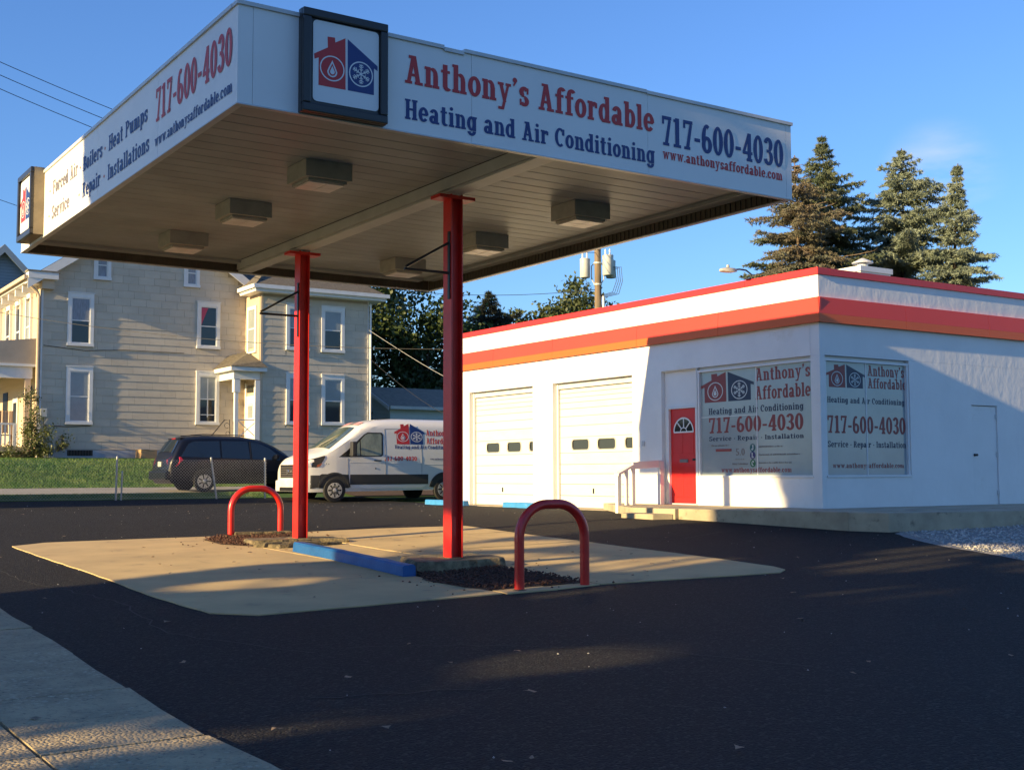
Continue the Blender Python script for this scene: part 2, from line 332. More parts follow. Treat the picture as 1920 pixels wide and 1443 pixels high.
def rocks(name, spots, m, smin, smax, parent=None):
    """loose stones as one mesh of small faceted lumps"""
    base = np.array([(1,0,0),(-1,0,0),(0,1,0),(0,-1,0),(0,0,1),(0,0,-1)], float)
    fs = np.array([(0,2,4),(2,1,4),(1,3,4),(3,0,4),(2,0,5),(1,2,5),(3,1,5),(0,3,5)])
    V = []; Fc = []
    for i, (x, y, z) in enumerate(spots):
        s = random.uniform(smin, smax); a = random.uniform(0, 6.28); b = base*(1+rng.uniform(-.35,.35,(6,3)))*s*np.array([1, .8, .6])
        c, d = math.cos(a), math.sin(a); b = np.stack([b[:,0]*c-b[:,1]*d, b[:,0]*d+b[:,1]*c, b[:,2]], 1)
        V.append(b+np.array([x, y, z+s*.3])); Fc.append(fs+6*i)
    return rawmesh(name, np.concatenate(V), np.concatenate(Fc), m, parent)
# ------------------------------------------------------------------ lettering: a condensed slab-serif alphabet drawn as strokes
def _R(x0, y0, x1, y1):
    if x1-x0 < .2 and y1-y0 > .3: x0 -= .018; x1 += .018
    return ([(x0,y0),(x1,y0),(x1,y1),(x0,y1)], [(0,1,2,3)])
def _P(*p): return (list(p), [tuple(range(len(p)))])
def _E(cx, cy, rx, ry, a0=0, a1=360, th=.186, tv=.13, n=20):
    rx += .012
    n = max(4, int(n*abs(a1-a0)/360)); v = []; f = []
    for i in range(n+1):
        a = math.radians(a0+(a1-a0)*i/n); c, s = math.cos(a), math.sin(a)
        v += [(cx+rx*c, cy+ry*s), (cx+(rx-th)*c, cy+(ry-tv)*s)]
        if i: f.append((2*i-2, 2*i, 2*i+1, 2*i-1))
    return (v, f)
def _D(cx, cy, r, ry=None, n=12): return ([(cx+r*math.cos(6.2832*i/n), cy+(ry or r)*math.sin(6.2832*i/n)) for i in range(n)], [tuple(range(n))])
X = .72
def _st(x, y0, y1, bl=1, br=1, tl=1, tr=1, w=.15, e=.07, b=.10):
    g = [_R(x, y0, x+w, y1)]
    if bl or br: g.append(_R(x-e*bl, y0, x+w+e*br, y0+b))
    if tl or tr: g.append(_R(x-e*tl, y1-b, x+w+e*tr, y1))
    return g
G = {
 'A': ([_P((.06,0),(.20,0),(.40,1),(.25,1)), _P((.42,0),(.60,0),(.42,1),(.26,1)), _R(.17,.27,.50,.37), _R(0,0,.27,.10), _R(.37,0,.68,.10), _R(.14,.9,.42,1)], .68),
 'B': (_st(.07,0,1,1,0,1,0)+[_E(.30,.26,.27,.26,-90,90), _E(.28,.755,.25,.245,-90,90), _R(.22,0,.32,.11), _R(.22,.44,.32,.55), _R(.22,.89,.30,1)], .57),
 'C': ([_E(.30,.5,.30,.51,52,308), _R(.44,.62,.55,.95)], .57),
 'F': (_st(.07,0,1,1,1,1,0)+[_R(.2,.89,.55,1), _R(.45,.72,.55,.92), _R(.2,.46,.42,.56), _R(.34,.38,.42,.64)], .57),
 'H': (_st(.07,0,1)+_st(.43,0,1)+[_R(.2,.45,.45,.56)], .65),
 'I': (_st(.07,0,1), .29),
 'P': (_st(.07,0,1,1,1,1,0)+[_E(.28,.73,.28,.27,-90,90), _R(.2,.46,.30,.57), _R(.2,.89,.30,1)], .57),
 'R': (_st(.07,0,1,1,1,1,0)+[_E(.28,.74,.26,.26,-90,90), _R(.2,.48,.30,.59), _R(.2,.89,.30,1), _P((.27,.5),(.42,.5),(.55,.1),(.55,0),(.42,0)), _R(.42,0,.63,.10)], .63),
 'S': ([_E(.26,.74,.25,.26,10,270), _E(.26,.26,.25,.26,-170,90), _R(.42,.68,.5,.95), _R(.01,.04,.09,.34)], .52),
 'J': ([_E(.2,.28,.22,.28,180,360), _R(.27,.28,.42,1), _R(.12,.9,.5,1)], .52), 'L': (_st(.07,0,1,1,0,1,1)+[_R(.2,0,.52,.1),_R(.43,0,.52,.3)], .54),
 'G': ([_E(.30,.5,.30,.51,52,340), _R(.34,.36,.6,.47)], .6),
 'a': ([_E(.20,.20,.20,.21), _R(.29,0,.44,.50), _E(.235,.48,.21,.25,0,165), _R(.4,0,.52,.10)], .52),
 'b': (_st(.07,0,1,0,0,1,0)+[_E(.30,.36,.235,.37)], .54),
 'c': ([_E(.25,.36,.25,.37,45,320), _R(.34,.45,.46,.62)], .47),
 'd': ([_E(.235,.36,.235,.37)]+[_R(.32,0,.47,1), _R(.24,.9,.4,1), _R(.4,0,.54,.1)], .54),
 'e': ([_E(.25,.36,.25,.37,-0,320), _R(.08,.31,.46,.41)], .5),
 'f': ([_R(.09,0,.24,.8), _R(0,0,.33,.10), _R(0,.62,.36,.72), _E(.29,.78,.20,.23,35,180)], .38),
 'g': ([_E(.235,.36,.235,.37), _R(.33,0,.48,.72), _R(.4,.62,.54,.72), _E(.25,-.02,.23,.25,190,360)], .54),
 'h': (_st(.07,0,1,1,1,1,0)+[_R(.36,0,.51,.46), _R(.31,0,.58,.10), _E(.335,.44,.175,.28,0,130)], .58),
 'i': (_st(.07,0,X,1,1,1,0)+[_D(.145,.91,.095)], .29), 'l': (_st(.07,0,1,1,1,1,0), .29),
 'm': (_st(.07,0,X,1,1,1,0)+[_R(.34,0,.48,.48), _R(.62,0,.76,.48), _R(.28,0,.53,.10), _R(.57,0,.83,.10), _E(.32,.46,.16,.26,0,130), _E(.60,.46,.16,.26,0,130)], .83),
 'n': (_st(.07,0,X,1,1,1,0)+[_R(.36,0,.51,.46), _R(.31,0,.58,.10), _E(.335,.44,.175,.28,0,130)], .58),
 'o': ([_E(.25,.36,.25,.37)], .5),
 'p': (_st(.07,-.27,X,1,1,1,0)+[_E(.31,.36,.235,.37)], .55),
 'r': (_st(.07,0,X,1,1,1,0)+[_E(.32,.44,.19,.28,50,150), _R(.34,.48,.45,.68)], .46),
 's': ([_E(.21,.53,.2,.20,20,270), _E(.21,.19,.2,.20,-160,90), _R(.32,.46,.4,.69), _R(.02,.03,.1,.26)], .43),
 't': ([_R(.09,.12,.24,.92), _R(0,.62,.35,.72), _E(.25,.15,.16,.17,180,330)], .38),
 'u': ([_R(.07,.26,.22,X), _R(.36,0,.51,X), _R(0,.62,.2,X), _R(.29,.62,.4,X), _R(.4,0,.58,.1), _E(.235,.27,.165,.28,180,330)], .58),
 'v': ([_P((.05,X),(.20,X),(.34,0),(.22,0)), _P((.40,X),(.50,X),(.34,0),(.24,0)), _R(0,.62,.25,X), _R(.33,.62,.56,X)], .56),
 'w': ([_P((.05,X),(.18,X),(.28,0),(.18,0)), _P((.33,X),(.43,X),(.28,0),(.19,0)), _P((.33,X),(.45,X),(.56,0),(.46,0)), _P((.60,X),(.70,X),(.56,0),(.48,0)), _R(0,.62,.24,X), _R(.54,.62,.76,X)], .76),
 'y': ([_P((.05,X),(.20,X),(.36,.02),(.23,.02)), _P((.40,X),(.50,X),(.26,-.27),(.14,-.27)), _R(0,.62,.25,X), _R(.33,.62,.56,X), _R(.02,-.27,.2,-.17)], .56),
 '0': ([_E(.24,.5,.24,.51)], .48), '1': ([_R(.13,0,.28,1), _R(.03,0,.38,.10), _R(.03,.86,.16,.95)], .41),
 '3': ([_E(.22,.74,.22,.27,-75,165), _E(.22,.27,.24,.28,-165,75), _R(.14,.45,.25,.56)], .46),
 '4': ([_P((.27,1),(.40,1),(.14,.34),(.0,.34)), _R(0,.24,.50,.35), _R(.27,0,.42,1), _R(.20,0,.49,.10)], .50),
 '5': ([_R(.06,.5,.17,1), _R(.06,.89,.42,1), _E(.20,.29,.25,.30,-150,110)], .46),
 '6': ([_E(.24,.29,.24,.30), _E(.24,.5,.24,.51,60,200), _R(.0,.28,.15,.5)], .48),
 '7': ([_P((.13,0),(.28,0),(.44,.86),(.32,.90)), _R(.02,.88,.46,1), _R(.02,.72,.12,.9), _R(.06,0,.35,.1)], .46),
 '-': ([_R(.03,.33,.30,.45)], .33), '.': ([_D(.09,.08,.085)], .18), "'": ([_D(.1,.90,.095), _P((.13,.95),(.2,.88),(.06,.66),(.02,.7))], .22),
 '*': ([_D(.1,.4,.1)], .2), ' ': ([], .27),
}
def text(mb, s, fr, W_, H_, mi=0, lift=.0015, flip=False, gap=.065, base=0, sel=None):
    """fr=(origin, right, up, normal) vectors; the line is fitted to width W_, cap height H_"""
    o, u, v, n = [Vector(q) for q in fr]; tot = sum(G[c][1]+gap for c in s)-gap; kx = W_/tot; x = 0; k = 0
    for ci, c in enumerate(s):
        g, w = G[c]
        if sel and not sel[0] <= ci < sel[1]: x += w+gap; continue
        for (pts, fs) in g:
            lf = lift + (k % 9)*.00035; k += 1
            mb.add([o+u*((x+a)*kx)+v*((b+base)*H_)+n*lf for a, b in pts], fs, mi)
        x += w+gap
    return mb
def lettering(s, fr, w, h, m, parent, label=None, lift=.0015):
    # each word of a line is a part of its own
    i = 0
    for wd in s.split(' '):
        if wd == '*' and s != '*': nm = 'bullet'
        else: nm = 'bullet' if s == '*' else 'lettering'
        mb = MB(); text(mb, s, fr, w, h, 0, lift=lift, sel=(i, i+len(wd))); i += len(wd)+1
        build(nm, mb, m, parent, label=(label+' '+wd) if label and nm == 'lettering' else None)
def emblem(mb, fr, w, wi=(0, 1, 2), lift=.0015, hy=1.0, ring=(1,1)):
    """two half houses, a flame and a snow crystal; wi = material slots red, blue, white"""
    o, u, v, n = [Vector(q) for q in fr]
    def put(pts, fs, mi, l):
        if mi == wi[2] or l > .001:
            cx0, cy0 = (.279, .25) if pts[0][0] < .507 else (.733, .26); pts = [(cx0+(a-cx0)*ring[0], cy0+(b-cy0)*ring[1]) for a, b in pts]
        mb.add([o+u*(a*w)+v*(b*w*hy)+n*(lift+l) for a, b in pts], fs, mi)
    r, b_, wh = wi
    put([(0,.44),(.21,.567),(.205,.723),(.32,.73),(.325,.66),(.484,.753),(.490,0),(.07,0),(.07,.395),(.005,.365)], [(0,1,8,9),(1,2,3,4),(1,4,5,6,7,8)], r, 0)
    put([(.519,.749),(1,.435),(1,.365),(.942,.393),(.942,0),(.525,0)], [(0,1,2,3),(0,3,4,5)], b_, 0)
    for cx, cy in ((.279,.272), (.733,.27)):
        p, f = _E(cx, cy, .180, .185, 0, 360, .018, .018, 30); put(p, f, wh, .002)
    def tear(cx, cy, a, h): return [(cx+a*math.cos(t)*(1-max(0, math.sin(t)))**.75, cy+h*(.32*math.sin(t) if math.sin(t) < 0 else .68*math.sin(t))) for t in [2*math.pi*i/24 for i in range(24)]]
    for a, h, mi, l in ((.078,.25,wh,.002),(.054,.185,r,.004),(.036,.125,wh,.006)):
        p = tear(.279, .225, a, h); put(p, [tuple(range(len(p)))], mi, l)
    for k in range(6):
        q = math.radians(30+60*k); d = (math.cos(q), math.sin(q)); e = (-d[1], d[0]); c = (.733, .27)
        def bar(p0, p1, t, l):
            L = math.dist(p0, p1); dx, dy = (p1[0]-p0[0])/L*t, (p1[1]-p0[1])/L*t
            put([(p0[0]+dy, p0[1]-dx), (p1[0]+dy, p1[1]-dx), (p1[0]-dy, p1[1]+dx), (p0[0]-dy, p0[1]+dx)], [(0,1,2,3)], wh, l)
        bar(c, (c[0]+d[0]*.145, c[1]+d[1]*.145), .0075, .002+k*.0003)
        for rr, ln in ((.05,.035), (.085,.045), (.115,.035)):
            for sgn in (1, -1):
                p0 = (c[0]+d[0]*rr, c[1]+d[1]*rr); z = math.radians(50)*sgn
                dd = (d[0]*math.cos(z)-d[1]*math.sin(z), d[0]*math.sin(z)+d[1]*math.cos(z))
                bar(p0, (p0[0]+dd[0]*ln, p0[1]+dd[1]*ln), .006, .0045+k*.0003)
    return mb
# ================================================================== GROUND
def nonuni(name, m, lift=0):
    xs = sorted(set([-600,-300,-150,-80,-40,-25]+[i*.8 for i in range(-22, 60)]+[52,60,80,120,200,400,900])); ys = sorted(set([-300,-120,-60,-30]+[i*.8 for i in range(-18, 70)]+[60,75,100,150,300,600,1200]))
    v = [(x, y, gz(x, y)+lift) for y in ys for x in xs]; n = len(xs)
    f = [(j*n+i, j*n+i+1, (j+1)*n+i+1, (j+1)*n+i) for j in range(len(ys)-1) for i in range(n-1)]
    o = rawmesh(name, v, f, m); o['kind'] = 'structure'; return o
nonuni('ground', M['grass'], -.05)
lot = drape('asphalt_lot', [(2.28,-3),(40,-3),(40,10),(14.2,9.2),(14.52,9.82),(15.1,10.9),(15.59,11.97),(16.2,13.0),(16.64,13.65),(17.7,14),(17.7,36.0),(24,36.0),(24,35.62),(-4,35.62),(-4,26),(2.55,26),(2.49,12.77),(2.36,9.5),(2.26,6.4)], 0, M['asphalt'], .5, kind='structure', jitter=.018)
drape('gravel_ground', [(14.2,9.2),(40,10),(40,14.4),(17.7,14.0),(16.64,13.65),(16.2,13.0),(15.59,11.97),(15.1,10.9),(14.52,9.82)], -.004, M['gravelg'], .5, kind='structure')
drape('street', [(-9,-40),(-1.2,-40),(-1.2,50),(-9,50)], -.02, M['road'], 2, kind='structure')
drape('driveway', [(-1.2,37.45),(26,37.45),(26,41.0),(-1.2,41.0)], .01, mat('driveway concrete', (.36,.33,.28), .9, var=.25, scale=2, coord='World', bump=.003, bscale=40), .6, kind='structure')
drape('side_yard', [(17.7,36.1),(26,36.1),(26,37.4),(17.7,37.4)], .01, M['soil'], .5, kind='structure')
# lighter repair lines and old cracks that show through the sealcoat
ck = MB()
def crack(pts, w):
    q_ = []
    for a, b in zip(pts, pts[1:]):
        for k in range(8): q_.append((a[0]+(b[0]-a[0])*k/8+random.uniform(-.05,.05), a[1]+(b[1]-a[1])*k/8+random.uniform(-.05,.05)))
    pts = q_+[pts[-1]]
    for (x0, y0), (x1, y1) in zip(pts, pts[1:]):
        n = max(1, int(math.dist((x0,y0),(x1,y1))/.4)); dx, dy = (x1-x0), (y1-y0); L = math.hypot(dx, dy); px, py = -dy/L*w, dx/L*w
        for i in range(n):
            a = (x0+dx*i/n, y0+dy*i/n); b = (x0+dx*(i+1)/n, y0+dy*(i+1)/n); q = []
            for (cx, cy), s in ((a,1),(b,1),(b,-1),(a,-1)): q.append((cx+px*s, cy+py*s, gz(cx, cy)+.004))
            ck.add(q, [(0,1,2,3)])
crack([(3.1,16.9),(3.25,14.6),(3.6,12.5),(3.3,10.2),(3.9,8.6)], .008); crack([(4.2,8.7),(5.0,8.3),(6.1,7.2),(6.5,6.0)], .007)
crack([(12.1,15.7),(13.2,15.0),(14.4,15.5),(16.0,14.9)], .012); crack([(3.2,7.0),(4.3,6.6)], .01); crack([(9,24),(12,25.5),(16,25)], .018); crack([(12.5,20),(17,22.5)], .015)
o = build('asphalt_crack', ck, mat('crack filler', (.032,.030,.029), .9)); o['kind'] = 'structure'
# concrete pad under the canopy, slab by slab
padr = thing('concrete_pad', 'tan concrete pad with rounded corners under the canopy', 'concrete pad', (7.6, 15, gz(7.6, 15))); padr['kind'] = 'structure'; del padr['category']; del padr['label']
drape('slab', [(4.35,10.82),(7.08,10.9),(7.08,19.75),(5.9,20.05),(4.6,20.3),(4.05,20.0),(4.0,17.2),(4.02,14.7),(3.98,12.7),(4.03,11.2)], .012, M['pad'], .5, padr, .05, jitter=.010)
drape('slab', [(8.42,10.95),(10.85,10.6),(11.12,10.78),(11.25,11.1),(11.5,13.3),(11.62,15.56),(8.42,15.56)], .012, M['pad'], .5, padr, .05, jitter=.010)
drape('slab', [(8.42,15.60),(11.62,15.60),(11.5,17.50),(8.42,17.80)], .012, M['pad'], .5, padr, .05, jitter=.010)
drape('slab', [(8.42,17.84),(11.5,17.54),(11.42,18.8),(9.9,19.3),(8.42,19.55)], .012, M['pad'], .5, padr, .05, jitter=.010)
drape('slab', [(7.11,13.2),(8.39,13.2),(8.39,19.55),(7.11,19.75)], .010, M['pad'], .5, padr, .05, jitter=.010)
drape('slab', [(7.11,10.84),(7.75,10.84),(7.75,11.14),(7.11,11.14)], .014, M['pad'], .5, padr, .05, jitter=.010)
drape('slab', [(7.77,10.86),(8.39,10.93),(8.39,11.14),(7.77,11.12)], .010, M['pad'], .5, padr, .05, jitter=.010)
# sidewalk slabs along the street
drape('sidewalk_bed', [(.05,-6.4),(2.4,-6.4),(2.5,12.7),(2.5,25.5),(.05,25.5)], -.012, M['soil'], .8, kind='structure')
sw = bpy.data.objects.new('sidewalk', None); COL.objects.link(sw); WL[sw.name] = Vector((0,0,0)); sw['kind'] = 'structure'
def edge(y): return 2.26+.0+.032*max(0, y-6.3) if y < 13 else 2.49
ys = [-6.4,-4.8,-3.2,-1.6,0,1.57,3.14,4.72,6.30,7.88,9.5,11.1,12.7,14.3,15.9,17.5,19.1,20.7,22.3,23.9,25.5]
for y0, y1 in zip(ys, ys[1:]):
    drape('slab', [(1.435,y0+.013),(edge(y0)+random.uniform(-.02,.03),y0+.013),(edge((y0+y1)/2)+random.uniform(-.03,.03),(y0+y1)/2),(edge(y1),y1-.013),(1.435,y1-.013)], .02+random.uniform(-.003,.004), M['walk'], .5, sw, .08)
    drape('slab', [(.1,y0+.013),(1.415,y0+.013),(1.415,y1-.013),(.1,y1-.013)], .02+random.uniform(-.003,.004), M['walk'], .8, sw, .08)
# weeds in the joint
wd = [];
for i in range(60):
    wd.append((1.2+rng.normal(0,.09), 5.45+rng.normal(0,.09)))
V = []; Fc = []
for i, (x, y) in enumerate(wd):
    a = rng.uniform(0, 6.28); l = rng.uniform(.02,.06); dx, dy = math.cos(a)*l, math.sin(a)*l; z = gz(x, y)+.015
    V += [(x-dy*.3, y+dx*.3, z), (x+dy*.3, y-dx*.3, z), (x+dx, y+dy, z+l*.8)]; Fc.append((3*i, 3*i+1, 3*i+2))
o = rawmesh('weeds', V, Fc, M['blade']); o['kind'] = 'stuff'
# dry leaves scattered over the lot
V = []; Fc = []; k = 0
sp = [(rng.uniform(2.5, 17), rng.uniform(3.5, 34)) for _ in range(75)] + [(rng.uniform(4.5, 11), rng.uniform(11, 19)) for _ in range(70)] + [(1.6,7.2),(1.75,9.6),(2.6,6.2),(3.1,5.9),(6.4,5.6),(9.5,9.1),(4.6,8.4),(2.9,8.6),(3.6,7.4),(3.2,4.9),(3.35,4.9)]
for x, y in sp:
    a = rng.uniform(0, 6.28); s = rng.uniform(.018,.042); z = gz(x, y)+.024
    pts = []
    for q in range(7):
        r = s*(1 if q % 2 == 0 else .55)*rng.uniform(.7, 1.2); t = a+q*6.283/7
        pts.append((x+r*math.cos(t), y+r*math.sin(t), z+rng.uniform(0, .016)))
    V += pts; Fc += [(k, k+1, k+2), (k, k+2, k+3), (k, k+3, k+4), (k, k+4, k+5), (k, k+5, k+6)]; k += 7
o = rawmesh('fallen_leaves', V, Fc, M['litter']); o['kind'] = 'stuff'
# pale specks of grit on the lot
sp = [(rng.uniform(2.6, 17), rng.uniform(4, 34)) for _ in range(260)]
o = rocks('grit', [(x, y, gz(x, y)) for x, y in sp], M['stone'], .005, .013); o['kind'] = 'stuff'
# gravel by the slab
sp = []
while len(sp) < 4200:
    x, y = rng.uniform(14.3, 24), rng.uniform(9.3, 14)
    if y < 9.2+(x-14.2)*.3 or (x-14.2)*1.75 < (y-9.2)+.05: continue
    sp.append((x, y, gz(x, y)-.004))
o = rocks('gravel', sp, M['stone'], .012, .035); o['kind'] = 'stuff'
# lava rock beds at both ends of the island
def bed(name, poly, n):
    from mathutils.geometry import intersect_point_line
    drape(name+'_soil', poly, .016, M['soil'], .5, kind='structure')
    xs = [p[0] for p in poly]; ys = [p[1] for p in poly]; sp = []
    def ins(x, y):
        r = False; j = len(poly)-1
        for i in range(len(poly)):
            xi, yi = poly[i]; xj, yj = poly[j]
            if (yi > y) != (yj > y) and x < (xj-xi)*(y-yi)/(yj-yi)+xi: r = not r
            j = i
        return r
    while len(sp) < n:
        x, y = rng.uniform(min(xs), max(xs)), rng.uniform(min(ys), max(ys))
        if ins(x, y): sp.append((x, y, gz(x, y)+.016+rng.uniform(0, .03)))
    for _ in range(60):
        x, y = rng.uniform(min(xs)-.5, max(xs)+.5), rng.uniform(min(ys)-.4, max(ys)+.4); sp.append((x, y, gz(x, y)+.012))
    o = rocks(name, sp, M['lava'], .009, .023); o['kind'] = 'stuff'
bed('lava_rock', [(7.12,11.12),(7.7,11.16),(8.35,11.14),(8.42,12.3),(8.4,13.0),(7.2,12.95),(6.95,12.3),(7.0,11.5)], 2300)
bed('lava_rock', [(6.75,18.35),(7.05,17.75),(7.3,18.6),(8.35,18.7),(8.35,19.4),(7.2,19.62),(6.8,19.3)], 1300)
# ================================================================== KERBS AND STOPS
def rough_block(name, poly, z1, label, seed, z0=None):
    r_ = random.Random(seed); pts = []
    for i, p in enumerate(poly):
        q = poly[(i+1) % len(poly)]; n = max(1, int(math.dist(p, q)/.12))
        for k in range(n):
            t = k/n; pts.append((p[0]+(q[0]-p[0])*t+r_.uniform(-.015,.015), p[1]+(q[1]-p[1])*t+r_.uniform(-.015,.015)))
    n = len(pts); cx = sum(p[0] for p in pts)/n; cy = sum(p[1] for p in pts)/n; mb = MB(); rings = []
    for f, dz in ((1.03, None), (1.0, -.035), (.985, -.008), (.95, 0)):
        rg = []
        for x, y in pts:
            X_, Y_ = cx+(x-cx)*f, cy+(y-cy)*f
            rg.append((X_, Y_, gz(X_, Y_)-.03 if dz is None else z1+dz+r_.uniform(-.006,.006)))
        rings.append(rg)
    vs = [p for r in rings for p in r]
    fs = [(j*n+i, j*n+(i+1) % n, (j+1)*n+(i+1) % n, (j+1)*n+i) for j in range(3) for i in range(n)] + [tuple(range(3*n, 4*n))]
    mb.add(vs, fs); o = build(name, mb, M['kerb'], loc=(cx, cy, gz(cx, cy))); setp(o, label, 'kerb block'); return o
rough_block('kerb_block', [(7.2,12.92),(7.42,12.86),(8.5,13.0),(8.62,13.3),(8.6,14.0),(7.55,14.0),(7.3,13.4)], .085, 'dark concrete island block under the nearer red column', 1)
rough_block('kerb_block', [(7.05,17.9),(7.5,17.75),(8.1,17.72),(8.55,17.55),(8.62,18.3),(7.9,18.55),(7.15,18.45)], .135, 'broken tan concrete block under the farther red column', 2)
rough_block('kerb_block', [(7.12,17.35),(7.25,17.22),(8.3,17.28),(8.3,17.42)], .10, 'long narrow broken kerb piece in front of the farther red column', 3)
rough_block('kerb_block', [(7.0,17.62),(7.12,17.5),(8.05,17.5),(8.05,17.62)], .11, 'broken kerb piece between the long kerb piece and the farther column block', 4)
rough_block('kerb_block', [(7.4,19.44),(8.35,19.30),(8.35,19.42),(7.4,19.56)], .19, 'thin tan kerb strip behind the farther red hoop', 5)
def stop(name, p0, p1, w, h, m, label, z=None):
    r = thing(name, label, 'wheel stop', ((p0[0]+p1[0])/2, (p0[1]+p1[1])/2, gz((p0[0]+p1[0])/2, (p0[1]+p1[1])/2)))
    d = Vector((p1[0]-p0[0], p1[1]-p0[1], 0)); L = d.length; d.normalize(); q = Vector((-d.y, d.x, 0)); mb = MB(); n = max(2, int(L/.25)); vs = []; fs = []
    sec = [(-w/2,0),(-w*.46,h*.82),(-w*.33,h),(w*.33,h),(w*.46,h*.82),(w/2,0)]
    for i in range(n+1):
        c = Vector((p0[0], p0[1], 0))+d*(L*i/n); g = gz(c.x, c.y)+.012
        for a, b in sec: vs.append(c+q*(a+random.uniform(-.004,.004))+Vector((0,0,g+b+random.uniform(-.003,.003))))
    k = len(sec)
    for i in range(n):
        for j in range(k-1): fs.append((i*k+j, i*k+j+1, (i+1)*k+j+1, (i+1)*k+j))
    fs += [tuple(range(k)), tuple(range(n*k, n*k+k))]
    mb.add(vs, fs); build('stop_body', mb, m, r)
    return r, d, q
r, d, q = stop('wheel_stop', (7.28,16.62), (7.0,12.78), .17, .135, M['blue'], 'long blue painted kerb bar lying between the two red columns')
for yy in (12.95, 14.7, 16.4):
    mb = MB(); c = (7.13+(yy-14.7)*.073, yy, gz(7.1, yy)+.14); mb.lathe(c, (0,0,1), [(0,.022),(.006,.022),(.008,.012)], 10); build('pin', mb, M['black'], r)
stop('wheel_stop', (16.5,29.1), (16.5,27.1), .17, .13, M['lblue'], 'faded light blue wheel stop in front of the left garage door')
stop('wheel_stop', (16.5,25.25), (16.5,23.7), .17, .13, M['lblue'], 'faded light blue wheel stop behind the nearer red hoop, by the garage pillar')
# ================================================================== HOOPS
def hoop(x, y, label, h=.93):
    g = gz(x, y)-.02; r = thing('hoop_bollard', label, 'bollard', (x, y, g), 'red hoops at the island ends'); mb = MB(); w, R_ = .435, .36; pts = [(x-w, y, g)]
    pts += [(x-w, y, g+.3), (x-w, y, g+h-R_)]
    for i in range(1, 12): a = math.pi-i*math.pi/2/12; pts.append((x-w+R_+R_*math.cos(a), y, g+h-R_+R_*math.sin(a)))
    pts += [(x-w+R_, y, g+h), (x+w-R_, y, g+h)]
    for i in range(1, 12): a = math.pi/2-i*math.pi/2/12; pts.append((x+w-R_+R_*math.cos(a), y, g+h-R_+R_*math.sin(a)))
    pts += [(x+w, y, g+h-R_), (x+w, y, g+.3), (x+w, y, g)]
    mb.tube(pts, .053, 18); build('pipe', mb, M['redpipe'], r, smooth=True)
    for s in (-1, 1):
        mb = MB(); mb.lathe((x+s*w, y, g+.005), (0,0,1), [(0,.085),(.02,.082),(.03,.06)], 14); build('footing', mb, M['kerb'], r)
hoop(7.79, 10.99, 'nearer red pipe hoop bollard standing in front of the front column'); hoop(7.80, 19.55, 'farther red pipe hoop bollard at the rear end of the island by the back column', .80)
# ================================================================== CANOPY
AX, BX_, AY, BY_, ZB, ZT, ZS = 4.20, 11.74, 11.13, 20.62, 4.703, 5.70, 4.885
def tz(x): return -.004*(x-AX)
cn = thing('fuel_canopy', 'white flat canopy with lettered sign fascia standing on two red columns', 'canopy', (7.93, 15.8, 0))
def slant(mb):
    mb.v = [(x, y, z+tz(x)) for x, y, z in mb.v]; return mb
T = .05
# fascia sheets, one per panel, butted with a 4 mm joint
def fpan(x0, x1, y0, y1): build('fascia_panel', slant(MB().box(x0, y0, ZB, x1, y1, ZT)), M['fascia'], cn)
for a, b in ((4.20,4.352),(4.356,6.848),(6.852,9.318),(9.322,11.64),(11.644,11.74)): fpan(a, b, AY, AY+T)
for a, b in ((11.182,13.59),(13.594,16.1),(16.104,18.5),(18.504,20.62)): fpan(AX, AX+T, a, b)
fpan(AX+T+.002, BX_-T-.002, BY_-T, BY_); fpan(BX_-T, BX_, AY+T+.002, BY_)
for a, b, dz in ((4.18,6.5,.0),(6.5,6.75,-.02),(6.75,9.3,.008),(9.3,11.76,.0)): build('coping', slant(MB().box(a+.002, AY-.022, ZT-.028+dz, b-.002, AY+.12, ZT+.012+dz)), M['trim'], cn)
build('coping', slant(MB().box(AX-.022, AY+.125, ZT-.028, AX+.12, BY_+.02, ZT+.012)), M['trim'], cn)
build('coping', slant(MB().box(BX_-.12, AY+.125, ZT-.028, BX_+.022, BY_+.02, ZT+.012)), M['trim'], cn)
build('coping', slant(MB().box(AX+.125, BY_-.12, ZT-.028, BX_-.125, BY_+.022, ZT+.012)), M['trim'], cn)
# bottom lip and the dark ribbed inner face
for bx in ((AX-.008, AY-.008, BX_+.008, AY+.07), (AX-.008, BY_-.07, BX_+.008, BY_+.008), (AX-.008, AY+.072, AX+.07, BY_-.072), (BX_-.07, AY+.072, BX_+.008, BY_-.072)):
    build('bottom_lip', slant(MB().box(bx[0], bx[1], ZB-.014, bx[2], bx[3], ZB-.001)), M['trim'], cn)
build('inner_face', slant(MB().box(AX+.08, BY_-.085, ZB, BX_-.09, BY_-.072, ZS)), M['deckm'], cn)
build('inner_face', slant(MB().box(BX_-.087, AY+.08, ZB, BX_-.073, BY_-.09, ZS)), M['deckm'], cn)
mb = MB(); x = AX+.15
while x < BX_-.15: mb.box(x, BY_-.10, ZB+.004, x+.03, BY_-.086, ZS-.002); x += .1
y = AY+.15
while y < BY_-.15: mb.box(BX_-.101, y, ZB+.004, BX_-.088, y+.03, ZS-.002); y += .1
o = build('rib', slant(mb), M['deckm'], cn); o['kind'] = 'stuff'
# roof deck over the soffit
build('roof_deck', slant(MB().box(AX+.06, AY+.06, ZS+.05, BX_-.06, BY_-.06, ZS+.2)), M['gap'], cn)
